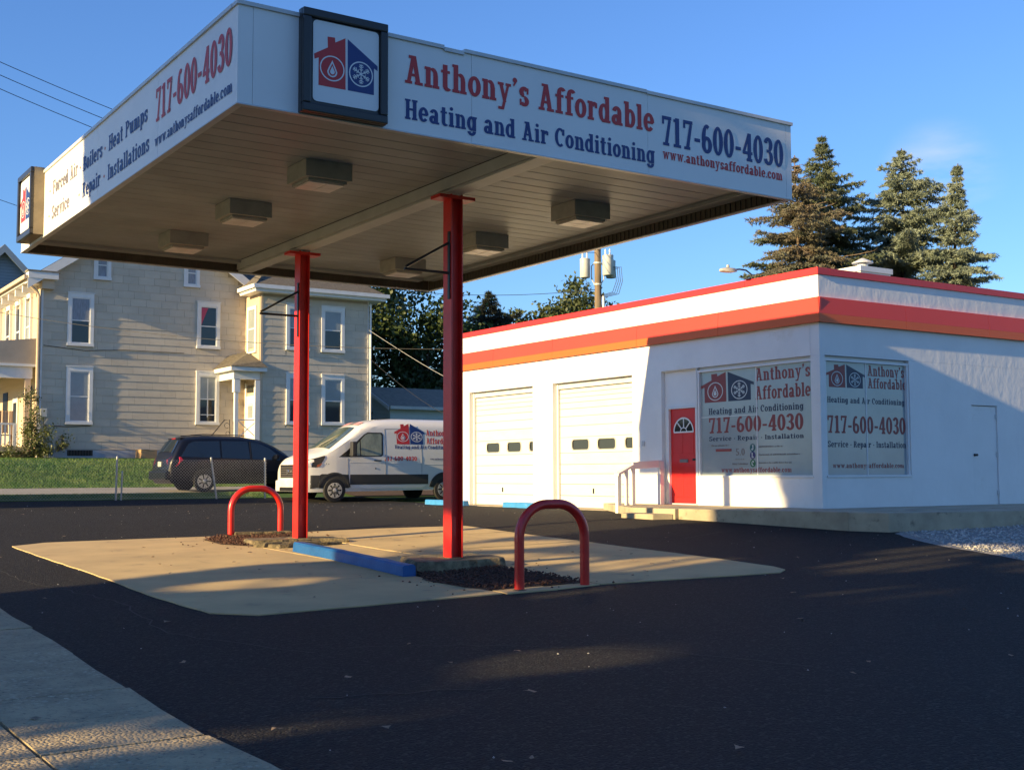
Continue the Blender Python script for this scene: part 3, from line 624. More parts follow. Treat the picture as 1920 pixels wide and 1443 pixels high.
# soffit planks either side of the beam
def plank_mesh(L):
    mb = MB(); w = .292
    sec = [(0,.005),(.006,0),(w-.009,0),(w-.005,.004),(w,.004),(w,.022),(0,.022)]
    n = len(sec); vs = [(0, a, b) for a, b in sec]+[(L, a, b-.004*L) for a, b in sec]
    mb.add(vs, [tuple(range(n)), tuple(range(n, 2*n))]+[(i, (i+1) % n, n+(i+1) % n, n+i) for i in range(n)])
    me = bpy.data.meshes.new('soffit_plank'); me.from_pydata(mb.v, [], mb.f); me.materials.append(M['soffit'])
    bm = bmesh.new(); bm.from_mesh(me); bmesh.ops.recalc_face_normals(bm, faces=bm.faces); bm.to_mesh(me); bm.free(); return me
pa, pb = plank_mesh(3.47), plank_mesh(3.52)
ny = 31; locs = [(AX+.09, AY+.085+i*.3, ZS+tz(AX+.09)) for i in range(ny)]; pieces('soffit_plank', pa, locs, cn)
pieces('soffit_plank', pb, [(8.08, AY+.085+i*.3, ZS+tz(8.08)) for i in range(ny)], cn)
# main I-beam along the middle and its cover
mb = MB(); bx = 7.92
mb.box(bx-.12, AY+.09, ZB+.002, bx+.12, BY_-.11, ZB+.03); mb.box(bx-.02, AY+.09, ZB+.03, bx+.02, BY_-.11, ZS+.0)
build('beam', slant(mb), M['beam'], cn)
for s in (-1, 1): build('beam_cover', slant(MB().box(bx+s*.135-.012, AY+.095, ZB+.034, bx+s*.135+.012, BY_-.115, ZS-.004)), M['beam'], cn)
# perimeter beam seen inside the right and rear edges
build('edge_trim', slant(MB().box(BX_-.32, AY+.09, ZS-.05, BX_-.105, BY_-.33, ZS-.003)), M['soffit'], cn)
build('edge_trim', slant(MB().box(AX+.09, BY_-.32, ZS-.05, BX_-.33, BY_-.105, ZS-.003)), M['soffit'], cn)
# columns
def column(yc, zb):
    xc = 7.93; fl, dp = .205, .17
    mb = MB(); mb.box(xc-dp/2, yc-fl/2, zb, xc-dp/2+.016, yc+fl/2, ZB-.03); mb.box(xc+dp/2-.016, yc-fl/2, zb, xc+dp/2, yc+fl/2, ZB-.03); mb.box(xc-dp/2+.016, yc-.01, zb, xc+dp/2-.016, yc+.01, ZB-.03)
    c = build('column', mb, M['red'], cn, bevel=.003)
    c_ = MB(); c_.box(xc-.26, yc-.12, ZB-.075+tz(xc), xc+.26, yc+.12, ZB-.032+tz(xc)); build('cap_plate', c_, M['red'], c)
    c_ = MB(); c_.box(xc-.14, yc-.15, zb-.002, xc+.14, yc+.15, zb+.016); build('base_plate', c_, M['kerb'], c)
    # conduit down the web with a small box
    c_ = MB(); c_.tube([(xc-.03, yc-.035, zb+.3), (xc-.03, yc-.035, zb+2.0), (xc-.03, yc-.035, ZB-.1)], .014, 8); build('conduit', c_, M['redpipe'], c, smooth=True)
    c_ = MB(); c_.box(xc-.055, yc-.075, zb+.28, xc-.005, yc-.03, zb+.52); build('junction_box', c_, M['red'], c)
column(13.34, .075); column(18.04, .125)
# triangular black arms on the columns
def arm(y, z, label):
    r = thing('wall_bracket', label, 'bracket', (7.845, y-.06, z), 'black triangular arms on the columns'); mb = MB(); x = 7.836
    mb.box(x-.012, y-.02-.06, z-.42, x+.006, y+.02-.06, z+.44); build('back_plate', mb, M['black'], r)
    mb = MB(); mb.tube([(x, y-.06, z+.3), (x-.62, y-.06, z-.06)], .018, 6); build('strut', mb, M['black'], r)
    mb = MB(); mb.tube([(x, y-.06, z-.09), (x-.64, y-.06, z-.09)], .018, 6); build('bar', mb, M['black'], r)
arm(13.34, 3.75, 'black triangular bracket arm on the nearer red column just under the soffit'); arm(18.04, 3.72, 'black triangular bracket arm on the farther red column, in front of the beige house')
# lettering on the fascia
front = lambda x, z: ((x, AY-.002, z+tz(x)), (1,0,tz(1)-tz(0)), (0,0,1), (0,-1,0))
left = lambda y, z: ((AX-.002, y, z), (0,-1,0), (0,0,1), (-1,0,0))
def letters(items, mats, parent, label):
    for s, fr, w, h, mi in items:
        lettering(s, fr, w, h, mats[mi], parent, label or None)
letters([("Anthony's Affordable", front(6.03, 5.222), 3.385, .305, 0)], [M['vred']], cn, "red lettering")
letters([("Heating and Air Conditioning", front(6.03, 4.838), 3.39, .215, 0)], [M['vblue']], cn, 'blue lettering')
letters([("717-600-4030", front(9.535, 5.09), 2.05, .36, 0)], [M['vblue']], cn, 'blue lettering')
letters([("www.anthonysaffordable.com", front(9.55, 4.922), 2.015, .125, 0)], [M['vred']], cn, 'red lettering')
letters([("717-600-4030", left(13.68, 5.12), 2.41, .385, 0)], [M['vred']], cn, 'red lettering')
letters([("www.anthonysaffordable.com", left(13.69, 4.84), 2.43, .125, 0)], [M['vblue']], cn, 'blue lettering')
letters([("Heat Pumps", left(15.60, 5.22), 1.62, .20, 0), ("Installations", left(15.62, 4.85), 1.72, .20, 0), ("Boilers", left(16.84, 5.22), .95, .20, 0), ("Repair", left(16.86, 4.86), .89, .20, 0), ("Forced Air", left(18.55, 5.24), 1.42, .20, 2), ("Service", left(18.58, 4.87), 1.02, .20, 2),
   ("*", left(15.80, 5.22), .055, .20, 1), ("*", left(15.82, 4.86), .055, .20, 1), ("*", left(17.03, 5.23), .055, .20, 1), ("*", left(17.06, 4.86), .055, .20, 1), ("*", left(18.75, 5.24), .055, .20, 1), ("*", left(18.78, 4.87), .055, .20, 1)], [M['vblue'], M['vorange'], M['greyblue']], cn, '')
# lights under the canopy
def clight(x0, y0, label):
    r = thing('canopy_light', label, 'ceiling light', (x0+.3, y0+.28, ZS+tz(x0)), 'box lights under the canopy'); z1 = ZS+tz(x0)-.003
    build('housing', MB().box(x0, y0, z1-.21, x0+.61, y0+.57, z1), M['fixture'], r, bevel=.006)
    mb = MB(); mb.box(x0+.05, y0+.045, z1-.245, x0+.56, y0+.525, z1-.213); build('lens_frame', mb, M['fixture'], r, bevel=.004)
    mb = MB()
    for i in range(2):
        for j in range(2): mb.box(x0+.075+i*.235, y0+.07+j*.22, z1-.262, x0+.30+i*.235, y0+.28+j*.22, z1-.247)
    build('lens', mb, M['lens'], r, bevel=.003)
    return r
clight(5.89, 13.32, 'box light left of the beam, nearest to the front sign')
clight(5.89, 15.83, 'box light left of the beam, the middle one of its row'); clight(5.89, 18.37, 'box light left of the beam, nearest to the rear edge over the beige house')
clight(9.85, 13.32, 'box light right of the beam, nearest to the front fascia'); clight(9.87, 15.92, 'box light right of the beam, just right of the nearer column'); clight(9.87, 18.55, 'box light right of the beam, behind the bracket arm of the nearer column')
# framed emblem signs
def signbox(o, u, n, w, h, d, label, side):
    """o lower left corner on the wall, u along, n outward"""
    o, u, n, z = Vector(o), Vector(u), Vector(n), Vector((0,0,1)); r = thing('sign_box', label, 'sign', o+u*w/2+z*0, 'framed emblem signs on the canopy fascia')
    def bx(a0, a1, b0, b1, c0, c1, m, nm, bev=0, mb=None):
        mb = mb or MB(); vs = [o+u*a+z*b+n*c for c in (c0, c1) for b in (b0, b1) for a in (a0, a1)]
        mb.add(vs, [(0,2,3,1),(4,5,7,6),(0,1,5,4),(2,6,7,3),(0,4,6,2),(1,3,7,5)]); return build(nm, mb, m, r, bevel=bev) if nm else mb
    bx(0, w, 0, h, .004, d-.04, side, 'sign_case')
    f = .085
    fb = MB()
    for a0, a1, b0, b1 in ((0,w,0,f),(0,w,h-f,h),(0,f,f+.001,h-f-.001),(w-f,w,f+.001,h-f-.001)): bx(a0, a1, b0, b1, d-.039, d+.012, None, None, mb=fb)
    build('frame', fb, M['bronze'], r, bevel=.012)
    # rounded white panel
    a0, a1, b0, b1, R_ = f+.03, w-f-.01, f+.035, h-f-.015, .045; pts = []
    for cx, cy, st in ((a1-R_,b0+R_,-90),(a1-R_,b1-R_,0),(a0+R_,b1-R_,90),(a0+R_,b0+R_,180)):
        for k in range(5): t = math.radians(st+k*22.5); pts.append(o+u*(cx+R_*math.cos(t))+z*(cy+R_*math.sin(t))+n*(d-.02))
    bx(f, w-f, f, h-f, d-.038, d-.028, M['bronze'], 'backing')
    p = MB().ext(pts, n*-.006); pn = build('panel', p, M['vwhite'], r)
    e = MB(); ew = (a1-a0)*.965; emblem(e, (o+u*(a0+(a1-a0)*.015)+z*(b0+(b1-b0)*.20)+n*(d-.0195), u, z, n), ew); build('emblem', e, [M['vred'], M['vblue'], M['vwhite']], r, label='red and blue half houses with a flame and a snow crystal')
signbox((4.83, AY, 4.70), (1,0,0), (0,-1,0), .94, 1.045, .115, 'black framed emblem sign on the front fascia, left of the red lettering', M['bronze'])
signbox((AX, 20.02, 4.735), (0,-1,0), (-1,0,0), .93, 1.02, .19, 'emblem sign with tan sides at the far end of the left fascia', M['brown'])
# ================================================================== SHOP
WX, WY = 17.60, 16.07; GZ = .25; WT = .25
shop = thing('shop_building', 'white one-storey shop with red and orange bands and two garage doors', 'building', (22, 20, .31))
# garage-side wall (normal -X), pieces around the openings
def wseg(x0, y0, z0, x1, y1, z1, m='white'): build('wall', MB().box(x0, y0, z0, x1, y1, z1), M[m], shop)
WT2 = WX+WT
wseg(WX, 28.733, GZ, WT2, 29.4, 3.36); wseg(WX, 24.785, GZ, WT2, 25.651, 3.36); wseg(WX, 20.66, GZ, WT2, 21.671, 3.36)
wseg(WX, 16.305, 3.36, WT2, 29.4, 3.97); wseg(WX, 16.305, 4.44, WT2, 29.4, 4.885); wseg(WX+.02, 16.305, 3.972, WT2, 29.4, 4.438)
wseg(WX, 16.30, .25, WT2, 19.53, 1.04); build('sill', MB().box(WX-.02, 16.28, 1.042, WT2, 19.5, 1.075), M['frame'], shop)
# street-side wall (normal -Y)
wseg(WX, WY, 3.36, 40, WY+WT-.02, 3.97, 'stucco'); wseg(WX, WY, 4.44, 40, WY+WT-.02, 4.885, 'stucco'); wseg(WX+.02, WY+.02, 3.972, 40, WY+WT-.02, 4.438)
wseg(20.17, WY, .2, 22.12, WY+WT-.02, 3.358, 'stucco'); wseg(22.99, WY, .2, 40, WY+WT-.02, 3.358, 'stucco'); wseg(22.12, WY, 2.53, 22.99, WY+WT-.02, 3.358, 'stucco')
wseg(WX+.09, WY, .2, 20.168, WY+WT-.022, 1.04); build('sill', MB().box(17.74, WY-.02, 1.042, 20.168, WY+WT, 1.075), M['frame'], shop)
build('corner_post', MB().box(WX-.004, WY-.004, .3, WX+.13, WY+.228, 3.358), M['frame'], shop)
# far sides and roof
build('wall', MB().box(WT2, 29.15, GZ, 40, 29.4, 4.885), M['white'], shop); build('wall', MB().box(39.75, WY+WT, GZ, 40, 29.15, 4.885), M['white'], shop)
rf = build('roof', MB().box(WX+.2, WY+.2, 4.5, 39.8, 29.2, 4.62), M['greyroof'], shop)
build('floor', MB().box(WX+.3, WY+.3, .30, 39.7, 29.1, .44), M['pad'], shop)
# band panels with joints
def band(axis, lo, hi, joints, z0, z1, m, out0, out1, nm):
    ps = [lo]+joints+[hi]
    for a, b in zip(ps, ps[1:]):
        a += .003; b -= .003
        if axis == 'y': vs = [(WX-out0,a,z0),(WX-out0,b,z0),(WX-out1,b,z1),(WX-out1,a,z1)]; d = (out1+.02 if 0 else .05,0,0)
        else: vs = [(a,WY-out0,z0),(b,WY-out0,z0),(b,WY-out1,z1),(a,WY-out1,z1)]; d = (0,.05,0)
        build(nm, MB().ext(vs, d), m, shop)
J1 = [18.75, 21.4, 24.68, 27.4]; J2 = [20.02, 22.7, 25.4, 28.1, 31, 34, 37]
for ax, lo, hi, J in (('y', WY-.085, 29.42, J1), ('x', WX-.085, 40, J2)):
    band(ax, lo, hi, J, 4.135, 4.44, M['bandred'], .085, .06, 'band_panel'); band(ax, lo+.002, hi, J, 3.972, 4.133, M['bandorange'], .085, .086, 'band_panel')
# return of the band to the wall, top and bottom
build('band_cap', MB().box(WX-.055, WY-.05, 4.441, WX+.0, 29.42, 4.452), M['bandred'], shop); build('band_cap', MB().box(WX+.002, WY-.055, 4.441, 40, WY, 4.452), M['bandred'], shop)
J1 = [18.0, 20.9, 23.9, 26.8]; J2 = [20.6, 23.6, 26.6, 29.6, 33, 36]
for ps, ax in (([WY-.03]+J1+[29.43], 'y'), ([WX-.03]+J2+[40.03], 'x')):
    for a, b in zip(ps, ps[1:]):
        if ax == 'y': build('roof_coping', MB().box(WX-.035, a+.003, 4.89, WX+.3, b-.003, 5.02), M['redtrim'], shop)
        else: build('roof_coping', MB().box(max(a+.003, WX+.302), WY-.035, 4.889, b-.003, WY+.3, 5.018), M['redtrim'], shop)
build('roof_coping', MB().box(WX-.034, WY-.0345, 4.8895, WX+.3, WY-.031, 5.0195), M['redtrim'], shop)
# garage doors, panel by panel
def gdoor(y0, y1, ztop, label, win):
    x = WX+.20; d = bpy.data.objects.new('garage_door', None); COL.objects.link(d); d.parent = shop; d['label'] = label; WL[d.name] = P2(shop).copy()
    n = 16; hts = [.31+i*(ztop-.31)/11 for i in range(12)]
    hts = [.315,.60,.88,1.13,1.36,1.64,2.02,2.30,2.53,2.72,2.87,2.99,3.10,3.20,ztop]
    for z0, z1 in zip(hts, hts[1:]):
        if (z0, z1) == (1.64, 2.02):
            mb = MB(); xs = [y0+.02]; wn = [(win[i], win[i]-win[3]) for i in range(3)] ; ed = sorted([y0+.02, y1-.02]+[min(max(c, y0+.02), y1-.02) for w in wn for c in w])
            for i in range(0, len(ed)-1, 2): mb.box(x, ed[i], z0+.003, x+.04, ed[i+1], z1-.003)
            for w1, w0 in wn: mb.box(x, w0, z0+.003, x+.04, w1, 1.715); mb.box(x, w0, 1.955, x+.04, w1, z1-.003)
            build('door_panel', mb, M['gdoor'], d)
            for w1, w0 in wn:
                pts = []; R_ = .07
                for cy, cz, st in ((w1-R_,1.715+R_,-90),(w1-R_,1.955-R_,0),(w0+R_,1.955-R_,90),(w0+R_,1.715+R_,180)):
                    for k in range(5): t = math.radians(st+k*22.5); pts.append((x+.012, cy+R_*math.cos(t), cz+R_*math.sin(t)))
                build('window_pane', MB().ext([(x+.02, w0-.005, 1.70),(x+.02, w1+.005, 1.70),(x+.02, w1+.005, 1.97),(x+.02, w0-.005, 1.97)], (.01,0,0)), M['dglass'], d)
                fr = MB(); inner = [( -.004+x, p[1], p[2]) for p in pts]; out_ = [(x-.004, (p[1]-(w0+w1)/2)*1.1+(w0+w1)/2, (p[2]-1.835)*1.16+1.835) for p in pts]
                corner = [(x-.002, p[1], p[2]) for p in pts]; k = len(pts)
                fr.add(inner+out_+[(x+.02, p[1], p[2]) for p in pts], [(i, (i+1) % k, k+(i+1) % k, k+i) for i in range(k)]+[(i, (i+1) % k, 2*k+(i+1) % k, 2*k+i) for i in range(k)]); build('window_frame', fr, M['fixture'], d)
        else: build('door_panel', MB().box(x, y0+.02, z0+.005, x+.04, y1-.02, z1-.005), M['gdoor'], d)
    build('door_back', MB().box(x+.045, y0, .30, x+.06, y1, ztop+.05), M['gap'], d)
    build('lock', MB().box(x-.02, (y0+y1)/2+.15, .66, x, (y0+y1)/2+.19, .78), M['black'], d)
    for yy in (y0, y1): build('jamb', MB().box(WX+.13, yy-.04 if yy == y1 else yy, .30, WX+.185, yy if yy == y1 else yy+.04, 3.35), M['white'], d)
    build('seal', MB().box(WX+.15, y0+.04, ztop-.02, x-.005, y1-.04, 3.352), M['trim'], d)
gdoor(25.653, 28.731, 3.24, 'left white sectional garage door', (28.15, 27.13, 26.1, .62))
gdoor(21.673, 24.783, 3.24, 'right white sectional garage door nearer the red entrance door', (24.25, 23.22, 22.18, .66))
build('threshold', MB().box(WX-.75, 21.7, .2, WX+.24, 29.1, .318), M['slab'], shop)
# entrance: red door, frame, panel above
dr = MB()
d0, d1 = 19.62, 20.47; xd = WX+.10
ent = build('entrance_door', MB().box(xd, d0, .49, xd+.045, d1, 2.52), M['doorred'], shop, label='red entrance door with a fan window')
for z0, z1 in ((.62,1.28),(1.55,2.0)):
    for a, b in ((d0+.12, d0+.38), (d1-.38, d1-.12)):
        build('moulding', MB().box(xd-.006, a, z0, xd, b, z1), M['doorred'], ent, bevel=.004) if z0 > 1 or True else None
cy = (d0+d1)/2; fz = 2.02
pts = [(xd-.004, cy+.29*math.cos(math.radians(a)), fz+.29*math.sin(math.radians(a))) for a in range(0, 181, 12)]
build('pane', MB().ext(pts, (-.002,0,0)), M['dglass'], ent)
fr = MB(); p, f = _E(0, 0, .315, .315, 0, 180, .035, .035, 40); fr.add([(xd-.016, cy+a, fz+b) for a, b in p], f); fr.box(xd-.018, cy-.315, fz-.02, xd-.004, cy+.315, fz+.012)
for a in (45, 90, 135):
    t = math.radians(a); q = (-math.sin(t)*.012, math.cos(t)*.012); fr.ext([(xd-.006, cy+.09*math.cos(t)+q[0], fz+.09*math.sin(t)+q[1]), (xd-.006, cy+.29*math.cos(t)+q[0], fz+.29*math.sin(t)+q[1]), (xd-.006, cy+.29*math.cos(t)-q[0], fz+.29*math.sin(t)-q[1]), (xd-.006, cy+.09*math.cos(t)-q[0], fz+.09*math.sin(t)-q[1])], (-.008,0,0))
p, f = _E(0, 0, .10, .10, 0, 180, .02, .02, 30); fr.add([(xd-.0145, cy+a, fz+b) for a, b in p], f)
build('fan_frame', fr, M['frame'], ent)
build('mail_slot', MB().box(xd-.02, cy-.13, 1.36, xd-.002, cy+.13, 1.43), M['vgrey'], ent, bevel=.004)
mb = MB(); mb.lathe((xd-.002, d0+.06, 1.42), (-1,0,0), [(0,.03),(.02,.03),(.03,.015),(.05,.015),(.06,.03),(.08,.022)], 10); build('door_knob', mb, M['black'], ent)
for a, b in ((d0-.07, d0-.003), (d1+.003, d1+.06)): build('door_frame', MB().box(WX+.04, a, .47, WX+.16, b, 2.57), M['frame'], shop)
build('door_frame', MB().box(WX+.045, d0-.068, 2.525, WX+.16, d1+.058, 2.568), M['frame'], shop)
build('threshold', MB().box(WX+.02, d0-.05, .462, WX+.2, d1+.05, .488), M['trim'], shop)
build('transom_panel', MB().box(WX+.10, d0-.06, 2.575, WX+.13, 20.655, 3.335), M['white'], shop)
build('side_panel', MB().box(WX+.09, d1+.065, .32, WX+.12, 20.655, 2.57), M['white'], shop)
build('head_trim', MB().box(WX+.06, d0-.06, 3.336, WX+.2, 20.655, 3.358), M['frame'], shop)
# shop windows
def swindow(fr, w, h, mull, hz, items, emb, label):
    o, u, z, n = [Vector(q) for q in fr]
    g = bpy.data.objects.new('shop_window', None); COL.objects.link(g); g.parent = shop; g['label'] = label; WL[g.name] = P2(shop).copy()
    def bx(a0, a1, b0, b1, c0, c1, m, nm, bev=0):
        vs = [o+u*a+z*b+n*c for c in (c0, c1) for b in (b0, b1) for a in (a0, a1)]; return build(nm, MB().add(vs, [(0,2,3,1),(4,5,7,6),(0,1,5,4),(2,6,7,3),(0,4,6,2),(1,3,7,5)]), m, g, bevel=bev)
    bx(0, mull-.012, 0, h, -.012, -.004, M['filmglass'], 'pane'); bx(mull+.012, w, 0, h, -.012, -.004, M['filmglass'], 'pane')
    bx(mull-.011, mull+.011, .001, h, -.02, .004, M['frame'], 'mullion')
    bx(-.05, -.001, 0, h, -.03, .05, M['frame'], 'frame'); bx(w+.001, w+.05, 0, h, -.03, .05, M['frame'], 'frame'); bx(-.05, w+.05, h+.001, h+.045, -.03, .055, M['frame'], 'frame'); bx(-.05, w+.05, -.012, -.001, -.03, .05, M['frame'], 'frame')
    if hz: bx(.0, mull-.013, hz-.008, hz+.008, -.002, .0, M['wwhite'], 'seam')
    for s, a, b, tw, th, mi in items:
        lettering(s, (o+u*a+z*b, u, z, n), tw, th, M[('wred','wblue','wwhite','vgrey')[mi]], g, lift=-.0035)
    e = MB(); emblem(e, (o+u*emb[0]+z*emb[1], u, z, n), emb[2], (0,1,2), lift=-.0035, hy=emb[3], ring=(.78,1.27)); build('emblem', e, [M['wred'], M['wblue'], M['wwhite']], g)
    return g, bx, (o, u, z, n)
oy, oz = 19.46, 1.085; Y_ = lambda y: oy-y
g, bx, (o_, u_, z_, n_) = swindow(((WX+.07, oy, oz), (0,-1,0), (0,0,1), (-1,0,0)), 3.17, 2.17, Y_(17.82), 1.215,
  [("Anthony's", Y_(17.84), 1.885, 1.46, .255, 0), ("Affordable", Y_(17.85), 1.51, 1.47, .27, 0), ("Heating and Air Conditioning", Y_(19.23), 1.265, 2.66, .135, 1), ("717-600-4030", Y_(19.235), .875, 2.65, .32, 0), ("Service * Repair * Installation", Y_(19.225), .712, 2.65, .095, 1),
   ("5.0", Y_(18.44), .405, .26, .14, 3), ("www.anthonysaffordable.com", Y_(18.87), .06, 1.96, .10, 0)], (.0, 1.52, 1.57, .52), 'shop window beside the red door with printed film')
mb = MB()
def rect(mb, a0, a1, b0, b1, mi=0, c=.001): mb.add([o_+u_*a+z_*b+n_*c for a, b in ((a0,b0),(a1,b0),(a1,b1),(a0,b1))], [(0,1,2,3)], mi)
rect(mb, Y_(19.03), Y_(18.56), .49, .545)
mb2 = MB()
rr = random.Random(5)
def scribble(mb, a0, a1, b, h, mi):
    a = a0
    while a < a1:
        w = rr.uniform(.012,.02); rect(mb, a, a+w, b, b+h*rr.uniform(.6,1), mi, .0012); a += w+rr.uniform(.005,.012)+(.02 if rr.random() < .16 else 0)
scribble(mb2, Y_(19.16), Y_(18.65), .60, .035, 0); scribble(mb2, Y_(18.54), Y_(18.10), .215, .035, 0)
for k in range(5): p, f = _D(Y_(18.43)+k*.055, .325, .014, n=5); mb2.add([o_+u_*a+z_*b+n_*.0012 for a, b in p], f, 0)
scribble(mb2, Y_(17.79), Y_(17.15), .555, .032, 0); scribble(mb2, Y_(17.79), Y_(16.68), .395, .032, 0); scribble(mb2, Y_(17.79), Y_(16.9), .235, .032, 0)
build('rating_bar', mb, M['wred'], g); build('review_lines', mb2, M['vgrey'], g)
for c, zz, m in (('J', .555, 'wteal'), ('L', .40, 'wviolet'), ('C', .24, 'wgreen')):
    mb = MB(); p, f = _D(Y_(17.955), zz, .078, n=20); mb.add([o_+u_*a+z_*b+n_*.001 for a, b in p], f, 0); text(mb, c, (o_+u_*(Y_(17.955)-.032)+z_*(zz-.05)+n_*.001, u_, z_, n_), .065, .10, 1); build('badge', mb, [M[m], M['wwhite']], g)
X_ = lambda x: x-17.79
swindow(((17.79, WY+.07, 1.085), (1,0,0), (0,0,1), (0,-1,0)), 2.32, 2.17, X_(18.955), 0,
  [("Anthony's", X_(19.02), 1.93, 1.08, .21, 0), ("Affordable", X_(19.02), 1.69, 1.13, .20, 0), ("Heating and Air Conditioning", X_(17.86), 1.38, 2.23, .115, 1), ("717-600-4030", X_(17.85), .80, 2.25, .335, 0), ("Service * Repair * Installation", X_(17.855), .53, 2.25, .12, 1), ("www.anthonysaffordable.com", X_(17.975), .135, 2.05, .095, 0)], (.05, 1.675, 1.10, .545), 'shop window round the corner with printed film')
build('head_trim', MB().box(WX+.10, 16.26, 3.30, WX+.22, 19.55, 3.357), M['frame'], shop)
build('head_trim', MB().box(17.74, WY+.10, 3.30, 20.165, WY+.22, 3.356), M['frame'], shop)
build('window_mullion_post', MB().box(WX+.01, 19.52, .47, WX+.12, 19.545, 3.355), M['frame'], shop)
# steel side door
sd = build('side_door', MB().box(22.135, WY+.03, .44, 22.975, WY+.07, 2.515), M['white'], shop, label='white steel side door')
mb = MB(); mb.lathe((22.22, WY+.028, 1.49), (0,-1,0), [(0,.03),(.015,.03),(.02,.014),(.045,.014),(.055,.03),(.075,.022)], 10); build('door_knob', mb, M['black'], sd)
for zz in (.7, 1.5, 2.3): build('hinge', MB().box(22.94, WY+.005, zz-.05, 22.972, WY+.028, zz+.05), M['trim'], sd)
# mail meter, roof lamp, chimney
build('meter_box', MB().box(WX-.03, 21.24, 1.74, WX, 21.32, 1.85), M['trim'], shop)
ch = build('chimney', MB().box(23.4, 20, 4.6, 24.5, 21, 6.02), M['white'], shop); build('cap', MB().box(23.36, 19.96, 6.022, 24.54, 21.04, 6.15), M['frame'], ch)
mb = MB(); mb.lathe((23.95, 20.4, 6.15), (0,0,1), [(0,.13),(.14,.13)], 14); mb.lathe((23.95, 20.4, 6.31), (0,0,1), [(0,.26),(.02,.26),(.13,.03)], 16); build('flue', mb, M['trim'], ch)
lp = thing('roof_lamp', 'small grey floodlight on a curved arm above the red roof coping', 'lamp', (17.62, 17.85, 5.02))
mb = MB(); mb.tube([(17.66,17.85,4.98),(17.64,17.88,5.14),(17.55,17.93,5.22),(17.42,17.98,5.235),(17.30,18.02,5.22)], .017, 8); build('arm', mb, M['black'], lp, smooth=True)
mb = MB(); vs = []
for t, w, h in ((0,.045,.035),(.05,.08,.05),(.16,.095,.052),(.28,.085,.045),(.34,.05,.028)):
    c = Vector((17.34-t, 18.01+t*.2, 5.20)); vs.append([(c.x, c.y-w, c.z-h*.7), (c.x, c.y+w, c.z-h*.7), (c.x, c.y+w*.85, c.z+h*.6), (c.x, c.y+w*.4, c.z+h), (c.x, c.y-w*.4, c.z+h), (c.x, c.y-w*.85, c.z+h*.6)])
fl = [p for r_ in vs for p in r_]; mb.add(fl, [(i*6+j, i*6+(j+1) % 6, (i+1)*6+(j+1) % 6, (i+1)*6+j) for i in range(4) for j in range(6)]+[tuple(range(6)), tuple(range(24,30))]); build('lamp_head', mb, M['fixture'], lp, smooth=True)
mb = MB(); mb.lathe((17.16,18.04,5.26), (0,0,1), [(0,.035),(.05,.03)], 10); build('photocell', mb, M['fixture'], lp)
build('mount', MB().box(17.50,17.80,5.021,17.72,17.94,5.04), M['black'], lp)
# ================================================================== SLAB, STEPS, RAIL
slab = bpy.data.objects.new('walkway', None); COL.objects.link(slab); slab['kind'] = 'structure'; WL[slab.name] = Vector((0,0,0))
def gslab(poly, z1, nm='slab', drop=.06):
    build(nm, MB().prism(poly, lambda x, y: gz(x, y)-drop, z1), M['slab'], slab, bevel=.012)
gslab([(17.595,22.25),(17.2,22.25),(15.45,19.15),(15.42,17.75),(17.595,17.75)], .462)
gslab([(17.595,17.745),(15.5,17.745),(15.6,17.2),(15.94,15.7),(16.32,14.35),(17.595,14.35)], .462)
gslab([(16.322,14.345),(16.7,13.8),(18.07,13.45),(20.3,13.1),(20.3,14.345)], .452); gslab([(17.605,14.35),(20.3,14.35),(20.3,16.06),(17.605,16.06)], .46)
gslab([(20.31,13.1),(23.4,12.75),(23.4,16.06),(20.31,16.06)], .458); gslab([(23.41,12.75),(27,12.4),(27,16.06),(23.41,16.06)], .456); gslab([(27.01,12.4),(38,11.4),(38,16.06),(27.01,16.06)], .456)
gslab([(15.44,19.13),(14.9,18.72),(15.02,17.92),(15.41,17.8)], .365, 'step')
hr = thing('handrail', 'white wooden handrail beside the entrance steps', 'handrail', (16.5, 20.4, .3), None)
A_, B_, C_ = Vector((16.10,20.32,0)), Vector((16.68,20.56,0)), Vector((17.5,20.60,0))
B2 = Vector((16.40,20.42,0))
def postb(p, z0, z1, w=.045, nm='post'): build(nm, MB().box(p.x-w, p.y-w, z0, p.x+w, p.y+w, z1), M['frame'], hr)
postb(A_, .25, 1.13, .045); postb(B_, .465, 1.32); postb(B2, .465, 1.22, .03); postb(C_, .463, 1.40, .05)
def railb(p, q, z0, z1, t=.05, h=.16):
    d = (q-p).normalized(); s = Vector((-d.y, d.x, 0))*t/2
    pts = [p+s+Vector((0,0,z0-h)), p-s+Vector((0,0,z0-h)), p-s+Vector((0,0,z0)), p+s+Vector((0,0,z0))]; pq = [q+s+Vector((0,0,z1-h)), q-s+Vector((0,0,z1-h)), q-s+Vector((0,0,z1)), q+s+Vector((0,0,z1))]
    build('rail', MB().add(pts+pq, [(0,1,2,3),(4,5,6,7),(0,1,5,4),(1,2,6,5),(2,3,7,6),(3,0,4,7)]), M['frame'], hr)
railb(B_, C_, 1.37, 1.42, .06, .15); railb(A_-Vector((.06,.02,0)), B_, 1.13, 1.33, .10, .05)
